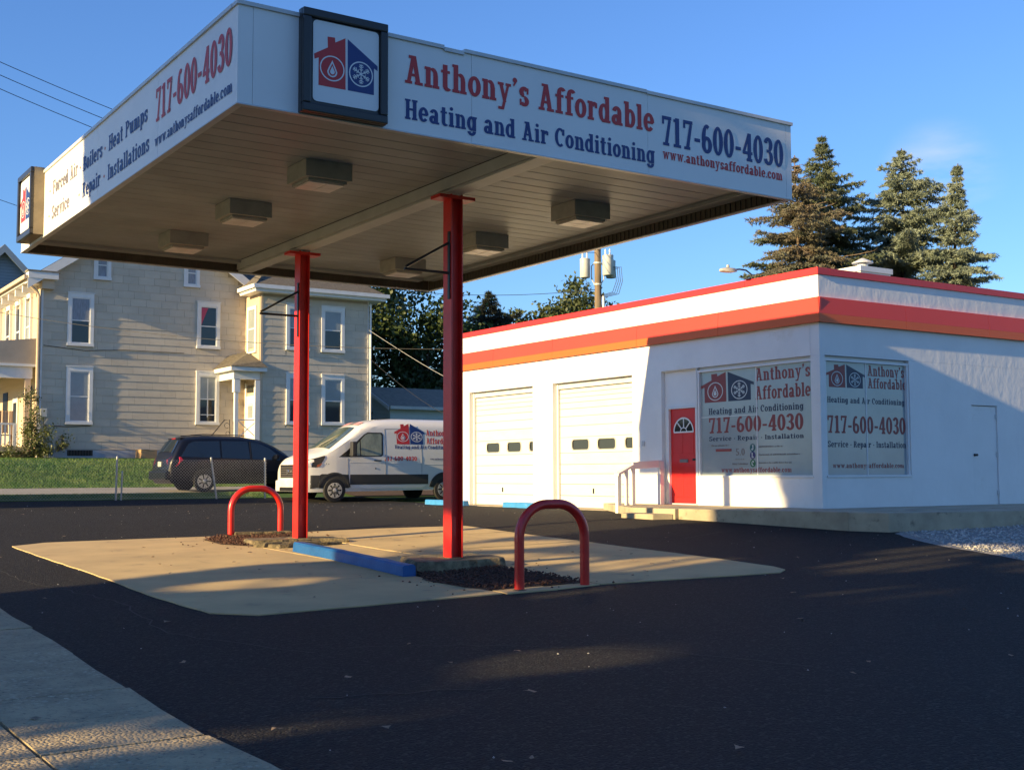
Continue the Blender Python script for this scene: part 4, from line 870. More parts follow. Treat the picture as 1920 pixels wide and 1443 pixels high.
# ================================================================== VEHICLES
def lerp(tab, s):
    if s <= tab[0][0]: return tab[0][1]
    for (a, u), (b, v) in zip(tab, tab[1:]):
        if s <= b: t = (s-a)/(b-a); return u+(v-u)*t
    return tab[-1][1]
class Body:
    """shell of a vehicle: x = X0+s, near side towards -Y, yc the middle line, g the ground"""
    def __init__(b, X0, yc, g, zt, zb, W_, belt, tum, rnd, k=.6): b.X0, b.yc, b.g, b.zt, b.zb, b.W, b.belt, b.tum, b.rnd, b.k = X0, yc, g, zt, zb, W_, belt, tum, rnd, k
    def hw(b, s, z):
        w = lerp(b.W, s); zt = lerp(b.zt, s)
        w *= 1-b.tum*max(0, z-b.belt); w *= 1-.10*max(0, (.55-z))/.3*.5
        rn = lerp(b.rnd, s) if isinstance(b.rnd, list) else b.rnd; u = min(1, max(0, (zt-z)/rn)); return w*math.sqrt(max(0, 1-(1-u)**2*b.k))
    def pt(b, s, q, side=-1, off=0):
        zt, zb = lerp(b.zt, s), lerp(b.zb, s)
        if q <= .8: z = zb+(zt-zb)*(q/.8); y = b.hw(s, z)
        else: y = b.hw(s, zt)*(1-(q-.8)/.2); z = zt+.035*(1-(1-(q-.8)/.2)**2)
        return Vector((b.X0+s, b.yc+side*(y+off), b.g+z))
    def shell(b, ss, m, parent, name='body'):
        Q = [0,.08,.18,.28,.38,.48,.56,.64,.70,.74,.77,.79,.8,.84,.88,.92,.96,1.0]; mb = MB(); vs = []; n = 2*len(Q)-1
        for s in ss: vs += [b.pt(s, q, -1) for q in Q]+[b.pt(s, q, 1) for q in Q[-2::-1]]
        fs = [(i*n+j, i*n+j+1, (i+1)*n+j+1, (i+1)*n+j) for i in range(len(ss)-1) for j in range(n-1)]+[tuple(range(n)), tuple(range((len(ss)-1)*n, len(ss)*n))]
        fs += [(i*n, (i+1)*n, (i+1)*n+n-1, i*n+n-1) for i in range(len(ss)-1)]
        mb.add(vs, fs); return build(name, mb, m, parent, smooth=True)
    def sidepoly(b, pts, off, m, parent, name, side=-1, n=6, thick=.01, label=None):
        """panel on the flank following its curve; pts (s,z)"""
        bm = bmesh.new(); bm.faces.new([bm.verts.new((s, 0, z)) for s, z in pts])
        zs = [p[1] for p in pts]; ss = [p[0] for p in pts]
        z = min(zs)+.08
        while z < max(zs)-.01: bmesh.ops.bisect_plane(bm, geom=bm.verts[:]+bm.edges[:]+bm.faces[:], plane_co=(0,0,z), plane_no=(0,0,1), dist=1e-5); z += .08
        s = min(ss)+.3
        while s < max(ss)-.01: bmesh.ops.bisect_plane(bm, geom=bm.verts[:]+bm.edges[:]+bm.faces[:], plane_co=(s,0,0), plane_no=(1,0,0), dist=1e-5); s += .3
        for v in bm.verts:
            s, z = v.co.x, v.co.z; v.co = Vector((b.X0+s, b.yc+side*(b.hw(s, z)+off), b.g+z))-P2(parent)
        ed = [e for e in bm.edges if e.is_boundary]; r = bmesh.ops.extrude_edge_only(bm, edges=ed)
        for v in r['geom']:
            if isinstance(v, bmesh.types.BMVert): v.co.y -= side*(thick+off)
        bmesh.ops.recalc_face_normals(bm, faces=bm.faces)
        me = bpy.data.meshes.new(name); bm.to_mesh(me); bm.free(); me.materials.append(m); o = link(name, me, parent)
        if label: o['label'] = label
        return o
    def toppatch(b, s0, s1, q0a, q0b, m, parent, name, d=(-.012,0,.010)):
        mb = MB(); ns, nq = 10, 12; vs = []
        for i in range(ns+1):
            s = s0+(s1-s0)*i/ns; q0 = q0a+(q0b-q0a)*i/ns
            for j in range(nq+1):
                f = j/nq*2-1; q = 1-(1-q0)*abs(f); vs.append(b.pt(s, q, -1 if f < 0 else 1)+Vector(d))
        mb.add(vs, [(i*(nq+1)+j, i*(nq+1)+j+1, (i+1)*(nq+1)+j+1, (i+1)*(nq+1)+j) for i in range(ns) for j in range(nq)]); return build(name, mb, m, parent, smooth=True)
def wheel(parent, x, y, g, r, w, side, spokes, nm='wheel', rimr=.62):
    z = g+r; c = (x, y, z); ax = (0, side, 0)
    mb = MB(); mb.lathe(c, ax, [(-w,r*.86),(-w*.9,r*.97),(-w*.5,r),(w*.1,r),(.0+w*.25,r*.965),(w*.3,r*.86),(w*.3,r*.66),(w*.2,r*.62)], 32)
    t = build(nm, mb, M['tyre'], parent, smooth=True)
    mb = MB(); mb.lathe(c, ax, [(w*.05,r*.63),(w*.06,r*.3),(w*.06,.02)], 24); build('wheel_back', mb, M['black'], t)
    mb = MB(); p, f = _E(0, 0, r*.645, r*.645, 0, 360, r*.07, r*.07, 32); mb.add([(x+a, y+side*w*.31, z+b) for a, b in p], f)
    for k in range(spokes):
        a = 2*math.pi*k/spokes; d = (math.cos(a), math.sin(a)); e = (-d[1], d[0])
        for sg in (-1, 1):
            q = [(d[0]*r*.14+e[0]*sg*.012, d[1]*r*.14+e[1]*sg*.012), (d[0]*r*.14+e[0]*sg*.045, d[1]*r*.14+e[1]*sg*.045), (d[0]*r*.60+e[0]*sg*.075, d[1]*r*.60+e[1]*sg*.075), (d[0]*r*.61+e[0]*sg*.03, d[1]*r*.61+e[1]*sg*.03)]
            mb.ext([(x+u, y+side*w*.27, z+v) for u, v in q], (0, side*.012, 0))
    mb.lathe((x, y+side*w*.22, z), ax, [(0,r*.2),(.03,r*.19),(.04,r*.1)], 16); build('rim', mb, M['rim'], t)
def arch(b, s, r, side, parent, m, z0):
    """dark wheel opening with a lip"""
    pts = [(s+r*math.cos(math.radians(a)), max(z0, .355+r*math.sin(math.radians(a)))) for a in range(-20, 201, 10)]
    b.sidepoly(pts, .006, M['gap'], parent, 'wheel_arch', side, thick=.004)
# ---- delivery van
vg = .315
van = thing('delivery_van', 'white high-roof delivery van with red and blue lettering parked behind the columns', 'van', (17.7, 34.43, vg))
V_ = Body(14.75, 34.43, vg, [(0,1.10),(.04,1.20),(.14,1.30),(.45,1.43),(.80,1.54),(.95,1.61),(1.95,2.28),(2.2,2.39),(2.6,2.47),(3.3,2.52),(5.85,2.52),(5.98,2.40)], [(0,.40),(.1,.30),(5.98,.36)], [(0,.82),(.06,.88),(.2,.95),(.5,1.0),(1,1.03),(5.8,1.03),(5.98,1.0)], 1.3, .10, [(0,.2),(.8,.12),(1.95,.11),(2.9,.26)])
V_.shell([0,.02,.05,.1,.15,.25,.35,.45,.6,.8,.88,.95,1.1,1.3,1.5,1.7,1.85,1.95,2.08,2.2,2.4,2.6,2.95,3.3,4,4.6,5.2,5.7,5.85,5.93,5.98], M['vanwhite'], van)
V_.toppatch(.93, 1.88, .785, .80, M['wglass'], van, 'windscreen')
mb = MB()
for q in (.86, .97):
    mb.tube([V_.pt(.96, q, -1)+Vector((-.03,0,.02)), V_.pt(1.3, q-.05 if q < .9 else .9, -1)+Vector((-.03,0,.02))], .008, 5)
build('wiper', mb, M['black'], van)
for sd_ in (-1, 1):
    V_.sidepoly([(1.16,1.34),(1.42,1.52),(2.02,2.03),(2.14,2.09),(2.62,2.09),(2.66,2.03),(2.63,1.40),(2.56,1.36)], .004, M['black'], van, 'window_surround', sd_, thick=.004)
    V_.sidepoly([(1.50,1.40),(1.56,1.52),(1.86,1.81),(1.86,1.39)], .010, M['vglass'], van, 'quarter_window', sd_)
    V_.sidepoly([(1.90,1.385),(1.90,1.86),(2.06,2.01),(2.15,2.05),(2.58,2.05),(2.61,2.0),(2.58,1.41),(2.5,1.385)], .010, M['vglass'], van, 'door_window', sd_)
    V_.sidepoly([(.55,.45),(.55,.80),(.62,.84),(1.48,.82),(1.52,.45)], .012, M['vanblack'], van, 'arch_cladding', sd_)
    V_.sidepoly([(1.53,.52),(1.53,.82),(4.2,.82),(4.2,.52)], .014, M['vanblack'], van, 'side_cladding', sd_); V_.sidepoly([(5.35,.45),(5.3,.775),(5.96,.775),(5.96,.45)], .014, M['vanblack'], van, 'side_cladding', sd_)
    V_.sidepoly([(.02,.36),(.02,.80),(.54,.80),(.54,.45)], .012, M['vanblack'], van, 'bumper_corner', sd_)
    V_.sidepoly([(1.6,.40),(1.6,.51),(4.15,.51),(4.0,.40)], .012, M['frame'], van, 'sill_strip', sd_)
    for s_, r_ in ((1.02,.47), (4.77,.47)):
        pts = [(s_+(r_+.06)*math.cos(math.radians(a)), .355+(r_+.06)*math.sin(math.radians(a))) for a in range(10, 171, 8)]+[(s_+r_*math.cos(math.radians(a)), .355+r_*math.sin(math.radians(a))) for a in range(170, 9, -8)]
        k = len(pts)//2; mb = MB()
        P_ = [(V_.X0+s, V_.yc+sd_*(V_.hw(s, z)+.026), V_.g+z) for s, z in pts]
        mb.add(P_+[(p[0], p[1]-sd_*.03, p[2]) for p in P_], [(i, i+1, 2*k-2-i, 2*k-1-i) for i in range(k-1)]+[(i, (i+1) % (2*k), 2*k+(i+1) % (2*k), 2*k+i) for i in range(2*k)]); build('arch_flare', mb, M['vanblack'], van)
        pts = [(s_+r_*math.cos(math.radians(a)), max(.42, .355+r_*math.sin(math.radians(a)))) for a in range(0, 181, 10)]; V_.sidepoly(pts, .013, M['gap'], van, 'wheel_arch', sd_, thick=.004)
        wheel(van, V_.X0+s_, V_.yc+sd_*(1.03-.012), vg+.002, .352, .11, sd_, 8)
    V_.sidepoly([(.10,1.06),(.13,1.20),(.25,1.26),(.70,1.38),(.72,1.33),(.55,1.08),(.42,1.03)], .010, M['black'], van, 'headlight', sd_)
    V_.sidepoly([(.14,1.05),(.15,1.15),(.26,1.17),(.30,1.05)], .018, M['headl'], van, 'headlight_lens', sd_, thick=.006); V_.sidepoly([(.46,1.04),(.47,1.10),(.62,1.16),(.60,1.12),(.55,1.06)], .016, M['amber'], van, 'indicator', sd_, thick=.006)
    V_.sidepoly([(5.90,1.15),(5.90,1.75),(5.97,1.75),(5.97,1.15)], .01, M['tail'], van, 'tail_light', sd_)
    # mirror on its arm
    y0 = V_.yc+sd_*1.03; mb = MB(); mb.box(V_.X0+1.52, min(y0, y0+sd_*.14), vg+1.44, V_.X0+1.60, max(y0, y0+sd_*.14), vg+1.50); mb.box(V_.X0+1.52, min(y0, y0+sd_*.14), vg+1.66, V_.X0+1.60, max(y0, y0+sd_*.14), vg+1.71)
    mr_ = build('mirror', mb, M['black'], van); mb = MB(); a, b_ = sorted((y0+sd_*.10, y0+sd_*.30)); mb.box(V_.X0+1.46, a, vg+1.36, V_.X0+1.62, b_, vg+1.80); build('mirror_housing', mb, M['vanblack'], mr_, bevel=.035)
    # seams
    for pts in ([(1.45,.80),(1.45,1.30)], [(2.72,.78),(2.72,2.2)], [(2.74,2.2),(3.9,2.22)], [(3.98,.79),(3.98,2.2)]):
        (s0, z0), (s1, z1) = pts; n = 8; mb = MB()
        mb.tube([(V_.X0+s0+(s1-s0)*i/n, V_.yc+sd_*(V_.hw(s0+(s1-s0)*i/n, z0+(z1-z0)*i/n)+.0005), vg+z0+(z1-z0)*i/n) for i in range(n+1)], .006, 4); build('door_seam', mb, M['vgrey'], van)
    mb = MB(); c = (V_.X0+2.45, V_.yc+sd_*(V_.hw(2.45,1.24)+.012), vg+1.24); mb.cbox(c, (.24,.03,.035)); build('door_handle', mb, M['black'], van, bevel=.008)
    mb = MB(); mb.lathe((V_.X0+2.38, V_.yc+sd_*(V_.hw(2.38,1.0)), vg+1.0), (0,sd_,0), [(0,.022),(.01,.02)], 10); build('fuel_cap' if sd_ < 0 else 'lock', mb, M['black'], van)
    mb = MB(); mb.tube([(V_.X0+s, V_.yc+sd_*(V_.hw(s, 1.15)+.001), vg+1.15+.03*math.sin(s)) for s in [1.5+.25*i for i in range(18)]], .007, 4); build('body_crease', mb, M['vanwhite'], van)
mb = MB(); fx = V_.X0
mb.box(fx-.02, V_.yc-.60, vg+.72, fx+.10, V_.yc+.60, vg+1.12); gr_ = build('grille', mb, M['black'], van, bevel=.03)
for i in range(5): build('grille_bar', MB().box(fx-.034, V_.yc-.54, vg+.765+i*.066, fx-.021, V_.yc+.54, vg+.778+i*.066), M['vgrey'], gr_)
mb = MB(); mb.lathe((fx-.035, V_.yc, vg+.91), (-1,0,0), [(0,.075),(.012,.065)], 16); build('badge', mb, M['chrome'], gr_)
build('front_bumper', MB().box(fx-.07, V_.yc-.86, vg+.32, fx+.10, V_.yc+.86, vg+.66), M['trim'], van, bevel=.05); build('air_intake', MB().box(fx-.078, V_.yc-.5, vg+.34, fx-.06, V_.yc+.5, vg+.45), M['black'], van)
vf = lambda x, z, u=1: ((x, V_.yc-V_.hw(x-V_.X0, z-vg)-.004, z), (1,0,0), Vector((0, .10*1.0, 1)).normalized(), (0,-1,.1))
mb = MB(); 
for s_, f_, w_, h_, m_ in (("717-600-4030", vf(17.42,1.55), 1.13, .135, 'vred'), ("Anthony's", vf(18.92,2.33), .95, .185, 'vred'), ("Affordable", vf(18.92,2.08), .98, .185, 'vred'),
    ("Heating and Air Conditioning", vf(17.80,1.92), 2.05, .115, 'vblue'), ("www.anthonysaffordable.com", vf(19.03,1.58), .9, .06, 'vblue')):
    lettering(s_, f_, w_, h_, M[m_], van)
mb = MB(); text(mb, "PA 111063", vf(15.50,1.43), .40, .085, 0); build('registration_mark', mb, M['vgrey'], van)
e = MB(); emblem(e, vf(17.80, 2.06), 1.06, (0,1,2), lift=.002, hy=.62/.753*.98); build('emblem', e, [M['vred'], M['vblue'], M['vwhite']], van)
mb = MB()
for a, b, c_, d_ in ((-.55,-.22,0,0),(-.20,.10,1,0),(.14,.55,0,0)):
    q = []
    for s, y in ((2.0,a),(2.0,b),(2.22,b),(2.22,a)): z = lerp(V_.zt, s)+.035*(1-(y/.7)**2); q.append((V_.X0+s-.008, V_.yc+y, vg+z+.012))
    mb.add(q, [(0,1,2,3)], c_)
build('roof_print', mb, [M['vanprint'], M['vgrey']], van)
# ---- dark minivan
sg = gz(14, 38)+.012
suv = thing('minivan', 'dark navy blue minivan parked on the driveway behind the chain-link fence', 'car', (14.7, 38.4, sg))
U_ = Body(12.12, 38.42, sg, [(0,.80),(.05,1.04),(.12,1.16),(.40,1.62),(.58,1.71),(1.2,1.76),(2.4,1.745),(3.0,1.66),(3.5,1.46),(4.05,1.12),(4.25,1.06),(4.8,.93),(5.02,.78),(5.1,.6)], [(0,.42),(.12,.26),(5.0,.24),(5.1,.35)], [(0,.80),(.08,.90),(.25,.96),(1,.99),(4.2,.98),(4.8,.88),(5.1,.62)], .98, .26, .16, .5)
U_.shell([0,.02,.05,.1,.15,.24,.33,.42,.52,.62,.72,.95,1.2,1.5,2,2.4,2.7,3,3.25,3.5,3.8,4.05,4.25,4.5,4.8,4.93,5.02,5.1], M['navy'], suv)
U_.toppatch(.16, .39, .775, .79, M['carglass'], suv, 'rear_window', (-.012,0,.008)); U_.toppatch(3.08, 3.98, .78, .775, M['carglass'], suv, 'windscreen', (.01,0,.012))
for sd_ in (-1, 1):
    U_.sidepoly([(.36,1.10),(.62,1.50),(.78,1.58),(1.62,1.60),(1.62,1.06)], .008, M['carglass'], suv, 'rear_side_window', sd_); U_.sidepoly([(1.68,1.06),(1.68,1.60),(2.56,1.60),(2.60,1.03)], .008, M['carglass'], suv, 'middle_side_window', sd_)
    U_.sidepoly([(2.68,1.03),(2.66,1.59),(2.9,1.56),(3.3,1.37),(3.62,1.12),(3.6,1.0)], .008, M['carglass'], suv, 'front_side_window', sd_)
    U_.sidepoly([(.02,.84),(.03,1.00),(.12,1.10),(.36,1.09),(.42,1.0),(.20,.80)], .010, M['tail'], suv, 'tail_light', sd_)
    for s_ in (1.10, 4.18):
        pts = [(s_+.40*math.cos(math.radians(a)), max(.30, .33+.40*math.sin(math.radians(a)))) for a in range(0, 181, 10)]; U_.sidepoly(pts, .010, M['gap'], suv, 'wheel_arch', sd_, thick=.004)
        wheel(suv, U_.X0+s_, U_.yc+sd_*(.98-.02), sg, .335, .10, sd_, 7)
    mb = MB()
    mb.tube([U_.pt(s, .83, sd_)+Vector((0,0,.045)) for s in [.8+.2*i for i in range(10)]], .014, 6); build('roof_rail', mb, M['black'], suv)
    for s_ in (1.64, 2.63):
        mb = MB(); mb.tube([(U_.X0+s_, U_.yc+sd_*(U_.hw(s_, .4+i*.09)+.001), sg+.4+i*.09) for i in range(14)], .005, 4); build('door_seam', mb, M['gap'], suv)
    for s_ in (1.9, 2.85):
        mb = MB(); mb.cbox((U_.X0+s_, U_.yc+sd_*(U_.hw(s_,.93)+.014), sg+.93), (.17,.02,.03)); build('door_handle', mb, M['navy'], suv, bevel=.006)
    y0 = U_.yc+sd_*.97; a, b_ = sorted((y0, y0+sd_*.2)); build('mirror', MB().box(U_.X0+3.42, a, sg+1.03, U_.X0+3.52, b_, sg+1.18), M['navy'], suv, bevel=.02)
    mb = MB(); mb.tube([(U_.X0+s, U_.yc+sd_*(U_.hw(s, .66)+.004), sg+.66) for s in [1.55+.2*i for i in range(12)]], .012, 5); build('body_moulding', mb, M['navy'], suv)
build('rear_bumper', MB().box(U_.X0-.10, U_.yc-.86, sg+.38, U_.X0+.12, U_.yc+.86, sg+.66), M['navy'], suv, bevel=.05)
build('licence_plate', MB().box(U_.X0-.02, U_.yc-.17, sg+.80, U_.X0+.03, U_.yc+.15, sg+.95), M['plate'], suv)
build('spoiler', MB().box(U_.X0+.44, U_.yc-.6, sg+1.665, U_.X0+.62, U_.yc+.6, sg+1.70), M['navy'], suv, bevel=.012); build('brake_light', MB().box(U_.X0+.425, U_.yc-.18, sg+1.66, U_.X0+.438, U_.yc+.18, sg+1.69), M['tail'], suv)
build('seat_rows', MB().box(U_.X0+1.2, U_.yc-.6, sg+.6, U_.X0+1.4, U_.yc+.6, sg+1.25), M['vgrey'], suv)
# ================================================================== FENCE
fn = thing('chain_link_fence', 'low galvanised chain-link fence between the lot and the driveway', 'fence', (8, 35.4, gz(8, 35.4)))
mb = MB(); x0, x1, hF = -1.5, 14.45, 1.13; sp_ = .088
def fz_(x): return gz(x, 35.4)-.0
k = x0-hF
def seg3(a, b, r):
    a, b = Vector(a), Vector(b); t = (b-a).normalized(); u = Vector((0,1,0)); v = t.cross(u); vs = []
    for p in (a, b):
        for q in (0, 2.094, 4.189): vs.append(p+(u*math.cos(q)+v*math.sin(q))*r)
    return vs, [(0,1,4,3),(1,2,5,4),(2,0,3,5)]
while k < x1+hF:
    for sg_ in (1, -1):
        a = k if sg_ > 0 else k+hF; b = a+sg_*hF; t0, t1 = 0., 1.
        lo, hi = (a, b) if a < b else (b, a)
        if hi <= x0 or lo >= x1: continue
        def cl(xx): return min(max((xx-a)/(b-a), 0), 1)
        ta, tb = sorted((cl(x0), cl(x1)));
        pa_ = (a+(b-a)*ta, 35.4, fz_(a+(b-a)*ta)+.03+hF*ta); pb_ = (a+(b-a)*tb, 35.4+.004*sg_, fz_(a+(b-a)*tb)+.03+hF*tb)
        v_, f_ = seg3(pa_, pb_, .0029); mb.add(v_, f_)
    k += sp_
me_ = build('wire_mesh', mb, M['steel'], fn); me_['kind'] = 'stuff'
def fpost(x, dx, h, r=.028, yy=35.43): 
    g = fz_(x); b = MB(); b.tube([(x, yy, g-.05), (x+dx, yy, g+h)], r, 10); b.lathe((x+dx, yy, g+h), (0,0,1), [(0,r*1.15),(.03,r*1.1),(.05,r*.4)], 10); build('post', b, M['steel'], fn, smooth=True)
for x, dx, h in ((3.6,0,1.2),(6.75,0.0,1.2),(9.93,0.02,1.21),(12.9,-.19,1.19),(14.42,-.02,1.18)): fpost(x, dx, h)
fpost(10.08, .02, .78, .024)
b = MB(); b.tube([(x0, 35.4, fz_(x0)+.05)]+[(x0+i*.5, 35.4+.002, fz_(x0+i*.5)+.05) for i in range(1, 32)], .004, 4); build('tension_wire', b, M['steel'], fn)
# ================================================================== BEIGE HOUSE
HX0, HX1, HY, HWX1, HWY = 10.36, 18.33, 47.3, 23.03, 45.65; HG = 2.09; EZ = 8.30
hs = thing('beige_house', 'beige two-storey shingle-sided house with white windows behind the minivan', 'house', (15, 50, 1.7))
gx, slope = 14.5, .70; ztop = lambda x: 8.63+slope*(4.14-abs(x-gx))
# backing walls
mb = MB(); mb.ext([(HX0,HY,HG-.4),(18.64,HY,HG-.4),(18.64,HY,ztop(18.64)),(gx,HY,ztop(gx)),(HX0,HY,ztop(HX0))], (0,.15,0)); build('wall', mb, M['sidewall'], hs)
build('wall', MB().box(HX0, HY+.152, HG-.4, HX0+.15, 58, 8.6), M['cream'], hs); build('wall', MB().box(HX0+.15, 57.8, HG-.4, 23, 58, 8.6), M['sidewall'], hs)
build('wall', MB().box(HX1+.02, HWY, HG-.4, HWX1, HWY+.15, EZ), M['sidewall'], hs); build('wall', MB().box(HX1, HWY+.152, HG-.4, HX1+.15, HY-.002, EZ), M['cream'], hs); build('wall', MB().box(HWX1-.15, HWY+.152, HG-.4, HWX1, 57.8, EZ), M['sidewall'], hs)
build('corner_board', MB().box(HX0-.015, HY-.02, HG, HX0+.10, HY-.001, 8.3), M['htrim'], hs); build('corner_board', MB().box(HX1-.012, HWY-.02, HG, HX1+.08, HWY-.001, EZ), M['cream'], hs); build('corner_board', MB().box(HWX1-.02, HWY-.02, HG, HWX1+.02, HWY+.1, EZ), M['htrim'], hs)
fo = build('foundation', MB().box(HX0-.02, HY-.05, 1.2, HX1-.1, HY-.001, HG-.005), M['found'], hs); build('foundation', MB().box(HX1-.02, HWY-.05, 1.2, HWX1+.02, HWY-.001, HG-.005), M['found'], hs)
bw = build('basement_window', MB().box(11.42, HY-.058, 1.87, 12.35, HY-.051, 2.08), M['dglass'], hs)
for i in range(9): build('grille_bar', MB().box(11.45+i*.105, HY-.07, 1.88, 11.485+i*.105, HY-.059, 2.07), M['black'], bw)
build('water_table', MB().box(HX0-.02, HY-.04, HG, HX1, HY-.002, HG+.03), M['sidewall'], hs)
# windows: (x0, x1, z0, z1) outer casing
WN = [(11.33,12.30,3.04,5.20,'shade'), (11.33,12.29,5.98,7.98,'dark'), (16.30,17.24,3.12,5.22,'cross'), (16.30,17.24,6.14,8.00,'pink'), (12.25,12.90,8.55,9.75,'curtain'), (15.74,16.38,8.55,9.75,'curtain')]
WW = [(20.90,21.93,6.09,7.96,'shade2'), (20.93,21.94,3.13,5.16,'shade2'), (19.38,20.36,6.10,7.95,'shade2'), (19.40,20.38,3.12,5.17,'shade2')]
def hwin(w, y, kind='front'):
    x0, x1, z0, z1, k = w; t = .13; r = build('window', MB().box(x0+t, y-.03, z0+t*.8, x1-t, y-.012, z1-t*1.3), M['gap'], hs)
    for a0, a1, b0, b1 in ((x0,x0+t-.001,z0+t*.8,z1-t*1.3),(x1-t+.001,x1,z0+t*.8,z1-t*1.3),(x0,x1,z1-t*1.3+.001,z1)): build('casing', MB().box(a0, y-.075, b0, a1, y-.005, b1), M['htrim'], r)
    build('sill', MB().box(x0-.015, y-.11, z0, x1+.015, y-.005, z0+t*.8-.001), M['htrim'], r); build('head_cap', MB().box(x0-.02, y-.10, z1+.001, x1+.02, y-.005, z1+.035), M['htrim'], r)
    a, b, c, d = x0+t, x1-t, z0+t*.8, z1-t*1.3; m = (c+d)/2; f = .04
    up_, lo_ = {'shade': ('shade','shade'), 'dark': ('curtain','roomdark'), 'cross': ('shade','roomdark'), 'pink': ('roomdark','roomdark'), 'curtain': ('curtain','curtain'), 'shade2': ('shade','roomdark')}[k]
    build('upper_pane', MB().box(a+f, y-.042, m+f*.5, b-f, y-.031, d-f), M[up_], r); build('lower_pane', MB().box(a+f, y-.036, c+f, b-f, y-.031, m-f*.5), M[lo_], r)
    s_ = MB()
    for q in ((a,a+f,c,d),(b-f,b,c,d),(a+f,b-f,c,c+f),(a+f,b-f,d-f,d),(a+f,b-f,m-f*.5,m+f*.5)): s_.box(q[0]+.0005, y-.052, q[2]+.0005, q[1]-.0005, y-.0305, q[3]-.0005)
    build('sash', s_, M['htrim'], r)
    if k == 'pink': build('curtain', MB().ext([(a+f,y-.0435,m+.03),(a+f,y-.0435,d-.06),(a+f+.28,y-.0435,d-.06),(a+f+.18,y-.0435,m+.5)], (0,-.003,0)), M['pink'], r)
    if k == 'cross':
        build('curtain', MB().box((a+b)/2-.02, y-.047, c+.2, (a+b)/2+.02, y-.043, d-.1), M['htrim'], r); build('curtain', MB().box(a+.05, y-.046, c+.28, b-.05, y-.0435, c+.31), M['htrim'], r)
    if k == 'curtain':
        build('curtain', MB().ext([(a+f,y-.045,c+.05),(a+f,y-.045,d),(a+f+.12,y-.045,d),(a+f+.02,y-.045,c+.05)], (0,-.004,0)), M['shade'], r)
for w in WN: hwin(w, HY)
for w in WW: hwin(w, HWY)
# siding shingles: courses of .29 m, each .61 m wide, lapped at the foot
SW, SH = .606, .288
def shm(w, h):
    mb = MB(); mb.add([(.0,-.004,h),(w,-.004,h),(w,-.017,0),(0,-.017,0),(0,0,h),(w,0,h),(w,0,0),(0,0,0)], [(0,1,2,3),(4,5,1,0),(3,2,6,7),(0,3,7,4),(1,5,6,2)])
    me = bpy.data.meshes.new('shingle'); me.from_pydata(mb.v, [], mb.f); me.materials.append(M['shingle']); return me
cache = {}; cells = []
def courses(x0, x1, y, z0, topf, wins, off0):
    row = 0; z = z0
    while z < 12:
        xs = []; x = x0-((row*.5+off0+random.choice((0, .33, .66))*.4) % 1)*SW
        while x < x1: xs.append((max(x, x0), min(x+SW, x1))); x += SW
        for a, b in xs:
            segs = [(a, b)]
            h = SH
            for (wx0, wx1, wz0, wz1, *_ ) in wins:
                if wz1 > z+.03 and wz0 < z+SH-.03:
                    ns = []
                    for p, q in segs:
                        if q <= wx0 or p >= wx1: ns.append((p, q))
                        else:
                            if p < wx0-.04: ns.append((p, wx0))
                            if q > wx1+.04: ns.append((wx1, q))
                            a_, b_ = max(p, wx0), min(q, wx1)
                            if b_-a_ > .05 and z+SH-wz1 > .04: cells.append((a_, b_, y, wz1, z+SH-wz1))
                            if b_-a_ > .05 and wz0-z > .04: cells.append((a_, b_, y, z, wz0-z))
                    segs = ns
            for p, q in segs:
                if topf(p) < z+h*.9 or topf(q) < z+h*.9:
                    # trim under the rake
                    while p < q and topf(p) < z+h*.8: p += .05
                    while q > p and topf(q) < z+h*.8: q -= .05
                if q-p > .06 and topf((p+q)/2) > z+h*.8: cells.append((p, q, y, z, SH))
        z += SH+.002; row += 1
courses(HX0+.10, HX1, HY, HG+.03, lambda x: min(ztop(x), 99)-.05, [(w[0], w[1], w[2]-.01, w[3]+.04) for w in WN], .2)
courses(HX1+.085, HWX1-.02, HWY, HG+.01, lambda x: EZ-.0, [(w[0], w[1], w[2]-.01, w[3]+.04) for w in WW], .6)
cells = [c for c in cells if c[3] < 10.2]
def vis(c):   # pieces hidden behind the parked vehicles or above the canopy line come last
    p, q, y, z, h = c; return (q-p > .2)*2 + (z > 2.6) + (p < 15 or y < 46)
cells.sort(key=lambda c: (-vis(c), c[3]))
joined = MB()
for i, (p, q, y, z, h) in enumerate(cells):
    w = round(q-p-.006, 2); h = round(h, 2) if h < SH else SH; j = random.uniform(-.003, .003)
    if i < 300:
        if (w, h) not in cache: cache[(w, h)] = shm(w, h)
        o = pieces('shingle', cache[(w, h)], [(p+.003, y, z+j)], hs)[0]
    else: joined.add([(p+.003+vx.co.x, y+vx.co.y, z+j+vx.co.z) for vx in shm(w, h).vertices], [(0,1,2,3),(4,5,1,0),(3,2,6,7),(0,3,7,4),(1,5,6,2)])
if joined.v: o = build('shingles', joined, M['shingle'], hs); o['kind'] = 'stuff'
